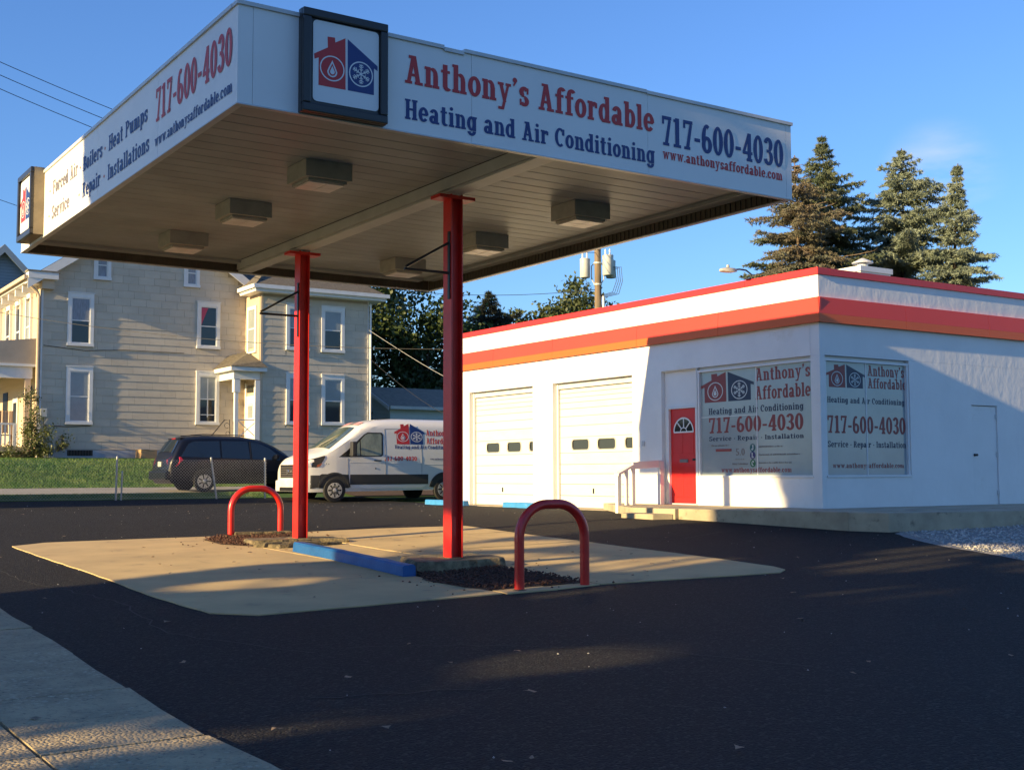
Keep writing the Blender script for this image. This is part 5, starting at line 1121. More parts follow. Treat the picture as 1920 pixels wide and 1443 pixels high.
# main roof with rakes, returns and gutters
for s in (-1, 1):
    e = gx+s*4.72; ze = ztop(gx)+.02-slope*4.72
    mb = MB(); mb.ext([(gx, HY-.42, ztop(gx)+.12),(gx, HY-.42, ztop(gx)+.02),(e, HY-.42, ze),(e, HY-.42, ze+.10)], (0, 11.3, 0)); build('roof', mb, M['shingleroof'], hs)
    mb = MB(); mb.ext([(gx, HY-.46, ztop(gx)+.10),(gx, HY-.46, ztop(gx)-.30),(e-s*.02, HY-.46, ze-.28),(e-s*.02, HY-.46, ze+.09)], (0, .038, 0)); build('rake_board', mb, M['htrim'], hs)
    mb = MB(); mb.ext([(gx, HY-.42, ztop(gx)-.0),(gx, HY-.42, ztop(gx)-.05),(e, HY-.42, ze-.07),(e, HY-.42, ze-.02)], (0, .42, 0)); build('rake_soffit', mb, M['htrim'], hs)
build('eave_return', MB().box(9.82, HY-.48, 8.36, 10.88, HY-.005, 8.60), M['htrim'], hs); build('eave_return', MB().box(9.78, HY-.50, 8.602, 10.95, HY-.002, 8.66), M['greyroof'], hs)
build('bracket', MB().box(10.34, HY-.30, 8.02, 10.78, HY-.005, 8.355), M['cream'], hs)
build('eave_soffit', MB().box(9.78, HY+.002, 8.22, HX0, 58, 8.30), M['htrim'], hs); build('gutter', MB().box(9.68, HY-.42, 8.32, 9.80, 58, 8.46), M['cream'], hs)
for i in range(6): build('eave_bracket', MB().box(9.85, 47.9+i*1.25, 7.95, HX0-.002, 48.05+i*1.25, 8.218), M['htrim'], hs)
mb = MB(); mb.tube([(9.84,HY-.25,8.3),(9.9,HY-.2,8.15),(10.22,HY-.12,7.9),(10.28,HY-.09,7.75),(10.28,HY-.09,2.0)], .055, 8); build('downspout', mb, M['cream'], hs, smooth=True)
mb = MB(); mb.tube([(23.1,HWY-.09,8.2),(23.1,HWY-.09,2.0)], .045, 8); build('downspout', mb, M['htrim'], hs, smooth=True)
# wing hip roof
e0, e1, f0, f1 = 17.88, 23.62, 45.12, 52.0; zr = 10.75; ra, rb = (20.3, 48.2), (21.2, 49.0)
mb = MB(); zb_ = 8.56; V0 = [(e0,f0,zb_),(e1,f0,zb_),(e1,f1,zb_),(e0,f1,zb_),(ra[0],ra[1],zr),(rb[0],rb[1],zr)]
mb.add(V0, [(0,1,5,4),(1,2,5),(2,3,4,5),(3,0,4)]); build('wing_roof', mb, M['shingleroof'], hs)
build('wing_soffit', MB().box(e0+.02, f0+.02, 8.30, e1-.02, HY-.45, 8.36), M['htrim'], hs)
for q in ((e0-.1,f0-.1,e1+.1,f0-.005),(e0-.1,f0+.001,e0-.005,HY-.46),(e1+.005,f0+.001,e1+.1,f1)): build('gutter', MB().box(q[0], q[1], 8.42, q[2], q[3], 8.57), M['htrim'], hs)
build('fascia_board', MB().box(e0, f0, 8.361, e1, f0+.03, 8.55), M['htrim'], hs); build('fascia_board', MB().box(e0, f0+.031, 8.361, e0+.03, HY-.46, 8.55), M['htrim'], hs)
# narrow window on the wing's side wall
r = build('side_window', MB().box(HX1-.03, 46.20, 6.20, HX1-.01, 46.85, 7.72), M['shade'], hs)
for q in ((46.05,46.199,6.05,7.87),(46.851,47.0,6.05,7.87)): build('casing', MB().box(HX1-.06, q[0], q[2], HX1-.005, q[1], q[3]), M['htrim'], r)
build('casing', MB().box(HX1-.06, 46.2, 7.721, HX1-.005, 46.85, 7.87), M['htrim'], r); build('sill', MB().box(HX1-.08, 46.03, 5.98, HX1-.005, 47.02, 6.048), M['htrim'], r); build('sash', MB().box(HX1-.045, 46.2, 6.93, HX1-.031, 46.85, 6.99), M['htrim'], r)
# corner porch
pz = 2.45
build('porch_floor', MB().box(17.1, 45.7, pz-.18, HX1-.002, HY-.06, pz), M['slab'], hs)
for i in range(3): build('porch_step', MB().box(16.75-i*.32, 45.9, 1.7, 17.08-i*.32, 47.0, pz-.2-i*.19), M['slab'], hs)
build('porch_column', MB().box(17.32, 45.72, pz, 17.46, 45.86, 4.86), M['htrim'], hs); build('porch_capital', MB().box(17.27, 45.67, 4.35, 17.51, 45.91, 4.86), M['htrim'], hs)
build('porch_beam', MB().box(17.24, 45.66, 4.87, HX1+.05, 45.86, 5.17), M['htrim'], hs); build('porch_beam', MB().box(17.24, 45.862, 4.87, 17.44, HY-.03, 5.17), M['htrim'], hs)
build('porch_eave', MB().box(17.02, 45.36, 5.171, HX1+.16, HWY-.002 if False else 45.64, 5.33), M['htrim'], hs); build('porch_eave', MB().box(17.02, 45.642, 5.171, HX1-.002, HY-.03, 5.33), M['htrim'], hs)
mb = MB(); mb.add([(16.98,45.30,5.335),(18.52,45.30,5.335),(HX1+.0,HWY-.01,5.6),(HX1-.01,46.9,6.05),(17.6,HY-.03,5.9),(16.98,HY-.03,5.335),(HX1-.01,HY-.03,6.12)], [(0,1,2,3),(0,3,6,4,5)]); build('porch_roof', mb, M['shingleroof'], hs)
build('porch_ceiling', MB().box(17.45, 45.87, 4.95, HX1-.002, HY-.03, 4.98), M['htrim'], hs)
dd = build('porch_door', MB().box(HX1-.05, 46.15, pz+.02, HX1-.012, 46.98, 4.28), M['htrim'], hs, label='white half-glass door in the porch')
build('door_glass', MB().box(HX1-.058, 46.32, pz+.95, HX1-.051, 46.80, 3.95), M['shade'], dd); build('glazing_bar', MB().box(HX1-.066, 46.30, pz+.98+.45, HX1-.059, 46.82, pz+1.03+.45), M['htrim'], dd)
build('transom', MB().box(HX1-.05, 46.2, 4.42, HX1-.012, 46.93, 4.70), M['dglass'], hs)
for q in ((46.04,46.148),(46.982,47.1)): build('door_frame', MB().box(HX1-.07, q[0], pz, HX1-.005, q[1], 4.80), M['htrim'], hs)
build('corner_pilaster', MB().box(18.10, 45.60, pz, 18.30, 45.64, 4.84), M['htrim'], hs)
rl = build('porch_railing', MB().tube([(17.46,45.79,3.28),(18.28,45.79,3.28)], .022, 6), M['frame'], hs)
for a, b in (((17.46,2.56),(18.28,3.27)), ((17.46,3.27),(18.28,2.56))): build('cross_bar', MB().tube([(a[0],45.79,a[1]),(b[0],45.79,b[1])], .018, 6), M['frame'], rl)
ir = MB(); ir.tube([(16.15,45.82,2.3),(16.95,45.82,3.26),(17.15,45.82,3.28),(17.18,45.82,2.4)], .018, 6); ir.tube([(17.05+.1*math.cos(t),45.82,3.05+.1*math.sin(t)) for t in [i*.6 for i in range(10)]], .01, 5); ir.tube([(17.08+.07*math.cos(t),45.82,2.75+.07*math.sin(t)) for t in [i*.6 for i in range(10)]], .01, 5)
o = build('iron_handrail', ir, M['black'], hs)
mb = MB(); mb.lathe((17.95,HY-.12,3.95), (0,0,1), [(0,.02),(.05,.07),(.2,.09),(.26,.02)], 8); mb.box(17.93,HY-.12,4.0,17.97,HY-.01,4.05); build('porch_lamp', mb, mat('brass', (.5,.35,.12), .3, metal=.7), hs)
# meter, pipes and cables on the wall
mb = MB(); mb.box(10.42,HY-.15,3.28,10.66,HY-.022,3.60); mt = build('electric_meter', mb, M['tgrey'], hs, bevel=.02)
mb = MB(); mb.tube([(10.36,HY-.03,8.0),(10.375,HY-.03,3.6)], .014, 5); mb.tube([(10.55,HY-.04,3.28),(10.57,HY-.04,3.0),(10.9,HY-.04,2.97),(11.4,HY-.04,2.95),(12.25,HY-.04,3.0)], .012, 5); mb.tube([(10.5,HY-.03,5.95),(12.0,HY-.03,5.82),(13.5,HY-.03,5.93),(15.8,HY-.03,5.92)], .010, 5); build('wall_cable', mb, M['wire'], hs)
mb = MB(); mb.tube([(11.23,HY-.09,2.65),(11.23,HY-.09,2.1)], .035, 6); mb.box(11.28,HY-.14,2.2,11.42,HY-.03,2.32); mb.box(11.05,HY-.16,2.05,11.16,HY-.03,2.28); build('gas_pipe', mb, M['black'], hs)
# crates of light wood by the wall
cb = thing('cardboard_box', 'tan box standing against the house wall beside the minivan', 'box', (14.1, 47.0, 1.75)); build('carton', MB().box(13.95,46.5,1.68,14.55,47.2,2.10), mat('tan card', (.42,.27,.14), .8, var=.2), cb); build('flap', MB().box(13.93,46.48,2.101,14.25,47.22,2.112), mat('tan card', (.42,.27,.14), .8), cb)
# ---- front wall facing the street with windows and a porch
fx = HX0
for y0, zt_, z0_ in ((48.55,7.75,5.85),(50.3,7.7,5.85),(52.2,7.7,5.85),(54.2,7.7,5.85)):
    r = build('front_window', MB().box(fx-.03, y0+.12, z0_, fx-.01, y0+.78, zt_), M['roomdark' if y0 > 50 else 'shade'], hs)
    for q in ((y0,y0+.119),(y0+.781,y0+.9)): build('casing', MB().box(fx-.09, q[0], z0_-.1, fx-.005, q[1], zt_+.12), M['htrim'], r)
    build('casing', MB().box(fx-.11, y0-.03, zt_+.121, fx-.005, y0+.93, zt_+.30), M['htrim'], r); build('sash', MB().box(fx-.05, y0+.12, (z0_+zt_)/2-.03, fx-.031, y0+.78, (z0_+zt_)/2+.03), M['htrim'], r)
ac = thing('air_conditioner', 'white window air conditioner in the upper front window of the beige house', 'air conditioner', (10.1, 50.8, 5.9)); build('case', MB().box(9.95,50.45,5.86,10.33,51.05,6.22), M['frame'], ac, bevel=.02)
build('front_porch_roof', MB().ext([(8.1,47.55,5.25),(10.34,47.55,5.25),(10.34,47.55,6.22),(8.1,47.55,5.95)], (0,8,0)), mat('porch roof end', (.36,.32,.27), .8, var=.1, coord='World'), hs)
build('front_porch_roof', MB().box(8.0,47.48,5.15,10.30,55.6,5.245), M['htrim'], hs); build('front_porch_beam', MB().box(8.2,47.6,4.72,10.2,47.8,5.148), M['htrim'], hs); build('front_porch_beam', MB().box(8.2,47.802,4.72,8.4,55.4,5.148), M['htrim'], hs)
build('front_porch_floor', MB().box(8.1,47.6,2.0,10.34,55.5,2.2), M['slab'], hs); build('front_porch_post', MB().box(9.95,47.6,2.2,10.15,47.8,4.718), M['cream'], hs); build('front_porch_post', MB().box(8.25,47.6,2.2,8.42,47.78,4.718), M['htrim'], hs)
build('front_porch_post', MB().box(8.25,51.4,2.2,8.42,51.57,4.718), M['htrim'], hs)
fd = build('front_door', MB().box(fx-.05,50.6,2.2,fx-.01,51.5,4.2), M['htrim'], hs); build('door_glass', MB().box(fx-.058,50.75,2.9,fx-.051,51.35,4.0), M['dglass'], fd)
build('front_window', MB().box(fx-.03,48.3,2.9,fx-.01,49.2,4.5), M['dglass'], hs); build('front_window', MB().box(fx-.03,52.6,2.9,fx-.01,53.5,4.5), M['dglass'], hs)
pr_ = build('porch_rail', MB().box(8.43,47.64,3.0,9.70,47.72,3.07), M['htrim'], hs); build('rail_post', MB().box(9.58,47.62,2.2,9.70,47.74,2.999), M['htrim'], pr_)
for i in range(7): build('baluster', MB().box(8.52+i*.155,47.66,2.25,8.57+i*.155,47.70,2.999), M['htrim'], pr_)
fp = thing('flower_pots', 'red flowers in pots behind the front porch rail', 'flowers', (9.0, 48.0, 2.2), None)
fp['label'] = 'pot of red flowers behind the porch rail of the beige house'; fp.name = 'flower_pot'
mb = MB(); mb.lathe((9.05,48.0,2.2), (0,0,1), [(0,.14),(.3,.2)], 12); build('pot', mb, M['brown'], fp)
V = []; Fc = []
for i in range(420):
    c = np.array([9.05,48.0,2.68])+rng.normal(0,.14,3)*np.array([1.8,1,1]); a, b_ = rng.normal(0,.035,3), rng.normal(0,.035,3); V += [c-a, c-b_, c+a, c+b_]; Fc.append((4*i,4*i+1,4*i+2,4*i+3))
rawmesh('blossoms', V, Fc, M['flower'], fp)
pch = thing('porch_chair', 'wooden slat chair on the front porch of the beige house', 'chair', (9.5, 48.3, 2.2))
wm = mat('chair wood', (.50,.36,.25), .6, var=.2, scale=6, coord='World')
for x_ in (9.25, 9.7):
    for y_ in (48.1, 48.5): build('leg', MB().box(x_-.03, y_-.03, 2.2, x_+.03, y_+.03, 2.62 if y_ < 48.3 else 3.55), wm, pch)
build('seat', MB().box(9.2,48.05,2.621,9.75,48.55,2.66), wm, pch)
for i in range(5): build('slat', MB().box(9.29+i*.08,48.5,2.7,9.34+i*.08,48.53,3.55), wm, pch)
# star garage behind
gg = thing('grey_garage', 'low pale blue garage with a grey shingle roof behind the van', 'garage', (30, 51, 1.6))
ye, yr, ze, zr_ = 49.3, 51.5, 4.27, 5.14; xg = 26.0
mb = MB(); mb.ext([(xg,ye,1.2),(xg,2*yr-ye,1.2),(xg,2*yr-ye,ze),(xg,yr,zr_),(xg,ye,ze)], (.1,0,0)); build('gable_wall', mb, M['greensid'], gg)
for i in range(18): build('siding_line', MB().box(xg-.012, ye+.02 + max(0, (1.5+i*.2-ze+.2)/.42 if 1.5+i*.2 > ze-.2 else 0), 1.5+i*.2, xg-.001, 2*yr-ye-.02, 1.5+i*.2+.012), M['tgrey'], gg)
build('front_wall', MB().box(xg+.1, ye, 1.2, 39, ye+.1, ze), M['greensid'], gg)
for i in range(13): build('siding_line', MB().box(xg, ye-.012, 1.5+i*.2, 39, ye-.001, 1.512+i*.2), M['tgrey'], gg)
for s in (-1, 1): mb = MB(); y_e = yr+s*(yr-ye+.3); mb.ext([(xg-.2,yr,zr_+.02),(xg-.2,yr,zr_+.09),(xg-.2,y_e,ze-.05),(xg-.2,y_e,ze-.12)], (13.4,0,0)); build('roof', mb, M['greyroof'], gg)
for s in (-1, 1): mb = MB(); y_e = yr+s*(yr-ye+.3); mb.ext([(xg-.24,yr,zr_+.08),(xg-.24,yr,zr_-.08),(xg-.24,y_e,ze-.25),(xg-.24,y_e,ze-.06)], (.035,0,0)); build('rake_board', mb, M['htrim'], gg)
build('gutter', MB().box(xg-.2, ye-.42, ze-.2, 39.2, ye-.31, ze-.06), M['tgrey'], gg)
st = thing('barn_star', 'dark five-pointed metal star on the pale garage wall', 'wall decoration', (xg-.06, 51.25, 3.95)); mb = MB(); pts = []
for k in range(10): a = math.pi/2+k*math.pi/5; r_ = .34 if k % 2 == 0 else .13; pts.append((xg-.03, 51.25+r_*math.cos(a), 3.92+r_*math.sin(a)))
mb.add(pts+[(xg-.11,51.25,3.92)], [(i, (i+1) % 10, 10) for i in range(10)]+[tuple(range(10))]); build('star', mb, M['black'], st)
# blue house at far left
bh = thing('blue_house', 'blue-sided gabled house far behind at the left edge', 'house', (9, 63, 2))
pk, zp = 12.0, 12.05; bz = lambda x: zp-abs(x-pk)*1.03
mb = MB(); mb.ext([(5.5,63,1),(18.5,63,1),(18.5,63,bz(18.5)),(pk,63,zp),(5.5,63,bz(5.5))], (0,.2,0)); build('gable_wall', mb, M['bluesid'], bh)
for i in range(46):
    z = 5+i*.15; hw_ = min(6.5, (zp-z)/1.03-.1)
    if hw_ > .2: build('siding_line', MB().box(pk-hw_, 62.98, z, pk+hw_, 62.998, z+.014), mat('blue siding shadow line', (.15,.20,.26), .7), bh)  # dark strips paint the shadow line under each course of siding
for s in (-1, 1):
    mb = MB(); mb.ext([(pk,62.6,zp+.28),(pk,62.6,zp+.12),(pk+s*7,62.6,zp-7*1.03+.12),(pk+s*7,62.6,zp-7*1.03+.28)], (0,10,0)); build('roof', mb, M['greyroof'], bh)
    mb = MB(); mb.ext([(pk,62.56,zp+.27),(pk,62.56,zp-.12),(pk+s*7,62.56,zp-7*1.03-.12),(pk+s*7,62.56,zp-7*1.03+.27)], (0,.035,0)); build('rake_board', mb, M['bluesid'], bh)
# ================================================================== LAWN BLADES
n = 90000; x = rng.uniform(1.5, 18, n); y = 41.1+5.9*rng.random(n)**1.15
gv = np.array([gz(a, b) for a, b in zip(x, y)]); an = rng.uniform(0, 6.28, n); h = rng.uniform(.03, .085, n); w = .016
V = np.empty((n, 3, 3)); V[:,0] = np.stack([x-np.cos(an)*w, y-np.sin(an)*w, gv-.06], 1); V[:,1] = np.stack([x+np.cos(an)*w, y+np.sin(an)*w, gv-.06], 1); V[:,2] = np.stack([x+rng.normal(0,.03,n), y+rng.normal(0,.03,n), gv-.03+h], 1)
o = rawmesh('lawn_grass', V.reshape(-1,3), np.arange(3*n).reshape(-1,3), M['blade']); o['kind'] = 'stuff'
n = 26000; x = rng.uniform(1, 15, n); y = rng.uniform(35.63, 37.42, n)
gv = np.array([gz(a, b) for a, b in zip(x, y)]); an = rng.uniform(0, 6.28, n); h = rng.uniform(.03, .08, n)
V = np.empty((n, 3, 3)); V[:,0] = np.stack([x-np.cos(an)*w, y-np.sin(an)*w, gv-.06], 1); V[:,1] = np.stack([x+np.cos(an)*w, y+np.sin(an)*w, gv-.06], 1); V[:,2] = np.stack([x+rng.normal(0,.03,n), y+rng.normal(0,.03,n), gv-.03+h], 1)
o = rawmesh('verge_grass', V.reshape(-1,3), np.arange(3*n).reshape(-1,3), M['blade']); o['kind'] = 'stuff'
# ================================================================== TREES
def leafquads(C_, size, flat=.0):
    """C_ (n,3) centres -> diamond leaves in random attitudes"""
    n = len(C_); a = rng.normal(0, 1, (n,3)); a /= np.linalg.norm(a, axis=1)[:,None]; b = rng.normal(0, 1, (n,3)); b -= a*(a*b).sum(1)[:,None]; b /= np.linalg.norm(b, axis=1)[:,None]
    s = size*rng.uniform(.6, 1.3, n)[:,None]; V = np.stack([C_-a*s, C_-b*s*.6+a*s*.1, C_+a*s, C_+b*s*.6+a*s*.1], 1).reshape(-1,3)
    return V, np.arange(4*n).reshape(-1,4)
def broadleaf(name, label, loc, rad, zc, th, nclump, per, lsz, lm='leaf', seed=1, group=None, trunk=.25, cat='tree', cr=.75, shell=.55, pts=None, cull=None):
    """crown: an ellipsoid of radii rad centred at height zc above loc, filled with clumps hung on limbs"""
    global rng; keep = rng; rng = np.random.default_rng(seed); r_ = random.Random(seed)
    g = Vector(loc); t = thing(name, label, cat, loc, group); mb = MB(); top = Vector((g.x, g.y, g.z+th))
    mb.tube([g-Vector((0,0,.2)), g+Vector((.03,.02,th*.5)), top], [trunk, trunk*.8, trunk*.62], 10)
    cl = []; tries = 0
    if pts is not None: cl = list(pts)
    while len(cl) < nclump:
        d = rng.normal(0, 1, 3); d /= np.linalg.norm(d); q = d*(shell+(1-shell)*rng.random())
        lump = 1+.16*math.sin(5*math.atan2(q[1], q[0])+seed)+.10*math.sin(7*q[2]+2*seed)
        cl.append(np.array([g.x, g.y, g.z+zc])+q*np.array(rad)*lump)
    cl = np.array(cl)
    # limbs out to a subset of the clumps
    for i in range(0, nclump, max(1, nclump//26)):
        c = Vector(cl[i]); m_ = top.lerp(c, .45)+Vector((r_.uniform(-.3,.3), r_.uniform(-.3,.3), r_.uniform(-.2,.5))); mb.tube([g+Vector((0,0,th*r_.uniform(.7,1))), m_, c], [trunk*.42, trunk*.22, .02], 6)
    build('trunk', mb, M['bark'], t, smooth=True)
    L = np.concatenate([c+rng.normal(0, 1, (per,3))*np.array([cr,cr,cr*.72])*rng.uniform(.35,.62) for c in cl])
    if cull: L = L[cull(L)]
    V, Fq = leafquads(L, lsz)
    rawmesh('crown', V, Fq, M[lm], t); rng = keep; return t
def spruce(name, label, loc, H_, slope, Lmax, z0, nm='spruce', seed=1, lean=(0,0), dens=1.0, dead=0, group=None, zvis=0, nlen=.13):
    global rng; keep = rng; rng = np.random.default_rng(seed); r_ = random.Random(seed); t = thing(name, label, 'tree', loc, group); g = Vector(loc)
    ax = lambda h: Vector((g.x+lean[0]*(h/H_)**2, g.y+lean[1]*(h/H_)**2, g.z+h)); mb = MB(); mb.tube([ax(H_*i/14)+Vector((r_.uniform(-.03,.03),r_.uniform(-.03,.03),0)) for i in range(15)], [max(.018, .19*(1-i/14)) for i in range(15)], 8)
    C0 = []; D0 = []; h = H_-.16
    while h > z0:
        L = min(Lmax, slope*(H_-h-.12)+.05)*r_.uniform(.72, 1.18); k = r_.choice((4,5,6)) if h < H_-1 else 4; ph = r_.uniform(0, 6.28)
        for j in range(k):
            Lb = min(Lmax, L*r_.uniform(.45, 1.2)); a = ph+6.283*j/k+r_.uniform(-.3,.3); rise = r_.uniform(.05,.35) if h > H_*.75 else r_.uniform(-.32,.22); n = max(3, int(Lb/.16)); pts = []
            for i in range(n+1):
                u = i/n; pts.append(ax(h)+Vector((math.cos(a)*Lb*u, math.sin(a)*Lb*u, Lb*(rise*u-.22*u*u+.16*u**3))))
            if dead < r_.random() or dead: mb.tube(pts[::2]+[pts[-1]], [.022]+[.014]*(len(pts[::2])-1)+[.005], 4)
            if r_.random() < dead*.45 and h < H_: 
                # bare twigs
                for i in range(2, n+1):
                    for s in (-1, 1):
                        d = Vector((math.cos(a+s*1.0), math.sin(a+s*1.0), r_.uniform(-.2,.35)))*r_.uniform(.12,.32); mb.tube([pts[i], pts[i]+d*.6+Vector((0,0,-.01)), pts[i]+d], [.006,.005,.002], 3)
                continue
            for i in range(1, n+1):
                for s in (-1, 1):
                    tl = (.42*(1-.5*i/n)+.1)*min(1, Lb/1.3+.12); d = Vector((math.cos(a+s*.95), math.sin(a+s*.95), -.25+r_.uniform(-.25,.25))); m_ = max(2, int(tl/.075*dens))
                    for q in range(m_): C0.append(pts[i]+d*tl*(q+.5)/m_); D0.append(d)
                C0.append(pts[i]); D0.append((pts[i]-pts[i-1]).normalized())
        h -= r_.uniform(.16,.27) if h > H_-2 else r_.uniform(.2,.34)
    build('trunk', mb, M['deadbark'] if dead else M['bark'], t, smooth=False)
    C1 = np.repeat(np.array([tuple(c) for c in C0]), 11, 0); D1 = np.repeat(np.array([tuple(c) for c in D0]), 11, 0); n = len(C1)
    e = rng.normal(0, 1, (n,3)); e /= np.linalg.norm(e, axis=1)[:,None]; d = D1*.75+e*.8; d /= np.linalg.norm(d, axis=1)[:,None]; w_ = np.cross(d, rng.normal(0,1,(n,3))); w_ /= np.linalg.norm(w_, axis=1)[:,None]+1e-9
    C1 = C1+rng.normal(0,.022,(n,3)); ln = nlen*rng.uniform(.6,1.2,n)[:,None]; V = np.stack([C1-w_*.017, C1+w_*.017, C1+d*ln], 1).reshape(-1,3)
    rawmesh('needles', V, np.arange(3*n).reshape(-1,3), M[nm], t); rng = keep; return t
G_ = lambda x, y: (x, y, gz(x, y)) 
spruce('spruce_tree', 'tallest dark green spruce, left of centre behind the shop roof', (33.9, 30.6, .3), 13.15, .58, 3.8, 6.0, 'sprucedark', 3, (0,0), 1.15, group='spruces behind the shop')
spruce('spruce_tree', 'half-dead brown spruce with bare twigs, leftmost of the spruces', (31.3, 29.3, .3), 11.75, .66, 3.6, 5.8, 'deadneedle', 4, (-.15,.1), 1.0, dead=.55, group='spruces behind the shop', nlen=.11)
spruce('spruce_tree', 'broad blue-green spruce behind the chimney, with the pointed top in the middle', (36.2, 29.0, .3), 12.65, .74, 3.7, 6.0, 'spruce', 5, (.1,.0), 1.2, group='spruces behind the shop')
spruce('spruce_tree', 'slim leaning blue-green spruce at the right end of the row', (35.7, 26.6, .3), 11.5, .34, 1.7, 6.0, 'spruce', 9, (.35,-.15), 1.2, group='spruces behind the shop')
broadleaf('maple_tree', 'large dark maple behind the beige house, partly yellowing', (27.0, 57.0, 1.6), (4.8,4.8,5.3), 7.4, 3.6, 130, 150, .14, 'leaf', 21, trunk=.4, cr=1.25, shell=.45)
broadleaf('maple_tree', 'dark maple between the nearer red column and the small pointed conifer', (31.2, 55.0, 1.6), (2.6,2.6,4.3), 5.4, 3.2, 70, 130, .14, 'leaf', 22, trunk=.35, cr=.95, shell=.4)
spruce('conifer_tree', 'small dark pointed conifer above the left end of the shop roof', (37.2, 58.6, 1.6), 9.95, .78, 3.6, 3.0, 'farconifer', 31, (0,0), .9, nlen=.2)
for i, (x, y, z, r, lb) in enumerate([(42.35,61.9,11.0,1.9,'low leafy crown furthest left above the shop roof'),(43.57,61.1,11.5,2.0,'rounded leafy crown second from the left above the shop roof'),(44.5,60.5,11.8,1.9,'highest leafy crown above the shop roof, left of the utility pole'),(45.4,59.9,11.3,1.6,'leafy crown touching the utility pole at its left')]):
    broadleaf('leafy_tree', lb, (x, y, 1.4), (r,r,3.2), z-1.4-2.7, 3.6, 80, 130, .14, 'leafdark', 40+i, 'leafy trees beyond the shop roof', trunk=.25, cr=1.0, shell=.3)
broadleaf('leafy_tree', 'dark tree behind the valley between the beige house roofs', (23.5, 64.5, 1.6), (4.0,4.0,4.6), 9.2, 4, 60, 150, .15, 'leafdark', 50, trunk=.3, cr=1.2)
# far wood closing the horizon behind the buildings
V = []
n = 26000; th_ = rng.uniform(math.radians(20), math.radians(100), n); R_ = rng.uniform(105, 135, n); hgt = 5.5+2.2*np.sin(th_*9)+1.6*np.sin(th_*23+1)
zz = rng.random(n)**.7*hgt; Cc = np.stack([np.cos(th_)*R_, np.sin(th_)*R_, zz+1], 1); V, Fq = leafquads(Cc, .75); o = rawmesh('far_wood', V, Fq, M['leafdark']); o['kind'] = 'stuff'
# climbing shrub at the corner of the house
sh = thing('shrub', 'leafy shrub with a tall sprig at the front corner of the beige house', 'bush', (10.0, 46.7, gz(10, 46.7)))
cs = []
for _ in range(26): cs.append((rng.normal(10.15,.42), 46.6+rng.normal(0,.25), 1.85+abs(rng.normal(0,.42))))
for _ in range(16): cs.append((10.05+rng.normal(0,.10), 46.75+rng.normal(0,.1), rng.uniform(2.4, 4.15)))
L = np.concatenate([np.array(c)+rng.normal(0,.13,(75,3)) for c in cs]); V, Fq = leafquads(L, .045); rawmesh('foliage', V, Fq, M['leafbush'], sh)
mb = MB()
for c in cs[::2]: mb.tube([(10.05,46.7,1.7), ((10.05+c[0])/2,46.72,(1.7+c[2])/2+.1), c], [.02,.012,.004], 4)
build('stem', mb, M['bark'], sh)
# ================================================================== POLE AND WIRES
up_ = thing('utility_pole', 'wooden utility pole with two grey transformers behind the shop', 'utility pole', (36.3, 47.3, 1))
mb = MB(); mb.tube([(36.38,47.32,.8),(36.3,47.25,12.75)], [.20,.16], 14); build('pole', mb, M['wood'], up_, smooth=True)
def tr(x, y, z, r, h, parent=up_):
    mb = MB(); mb.lathe((x,y,z), (0,0,1), [(0,r*.92),(.03,r),(h-.05,r),(h-.045,r*1.04),(h-.01,r*1.04),(h+.03,r*.8),(h+.045,.05)], 20); t = build('transformer', mb, M['tgrey'], up_, smooth=True)
    for q in (.0, 2.2):
        mb = MB(); mb.lathe((x+.12*math.cos(q),y+.12*math.sin(q),z+h+.02), (0,0,1), [(0,.035),(.06,.05),(.1,.03),(.14,.05),(.18,.03),(.24,.045),(.32,.015)], 8); build('bushing', mb, M['htrim'], t)
ux, uy = rt.x, rt.y
tr(36.3-ux*.62, 47.25-uy*.62, 10.67, .25, .92); tr(36.3+ux*.50, 47.25+uy*.50, 10.78, .27, .98); tr(36.3+ux*.62+.35, 47.25+uy*.62+.42, 10.74, .24, .85)
mb = MB()
for zz in (11.35, 10.3): mb.lathe((36.31,47.27,zz), (0,0,1), [(0,.20),(.08,.20)], 14)
for s in (-1, 1): mb.tube([(36.31+s*ux*.15,47.27+s*uy*.15,11.4),(36.31+s*ux*.30,47.27+s*uy*.30,11.25),(36.31+s*ux*.30,47.27+s*uy*.30,10.6),(36.31+s*ux*.12,47.27+s*uy*.12,10.3)], .03, 6)
build('mounting_bracket', mb, M['tgrey'], up_)
mb = MB()
for k in range(4):
    a, b_ = .75+.1*k, 10.9+.18*k; mb.tube([(36.3+ux*(.5+.04*k),47.2+uy*.5,11.3-.1*k),(36.3+ux*(a+.1),47.2+uy*a,11.2),(36.3+ux*(a+.18),47.2+uy*a,10.5),(36.3+ux*(a-.1),47.2+uy*a,9.95-.03*k),(36.3+ux*.3,47.2+uy*.3,9.85-.05*k),(36.32,47.25,9.8)], .016, 5)
mb.tube([(36.3-ux*.62,47.2-uy*.62,10.66),(36.3-ux*.55,47.2-uy*.55,10.1),(36.3,47.2,10.05)], .014, 5)
build('jumper_cable', mb, M['wire'], up_, smooth=True)
mb = MB(); mb.tube([(36.3+ux*.2,47.15+uy*.2,9.75),(36.38+ux*.2,47.2+uy*.2,1)], .055, 8); build('conduit', mb, M['htrim'], up_)
def px(x, y, D): 
    d = fw+r2*((x-960)/F)-u2*((y-721.5)/F); return Vector((0,0,1.12))+d*D
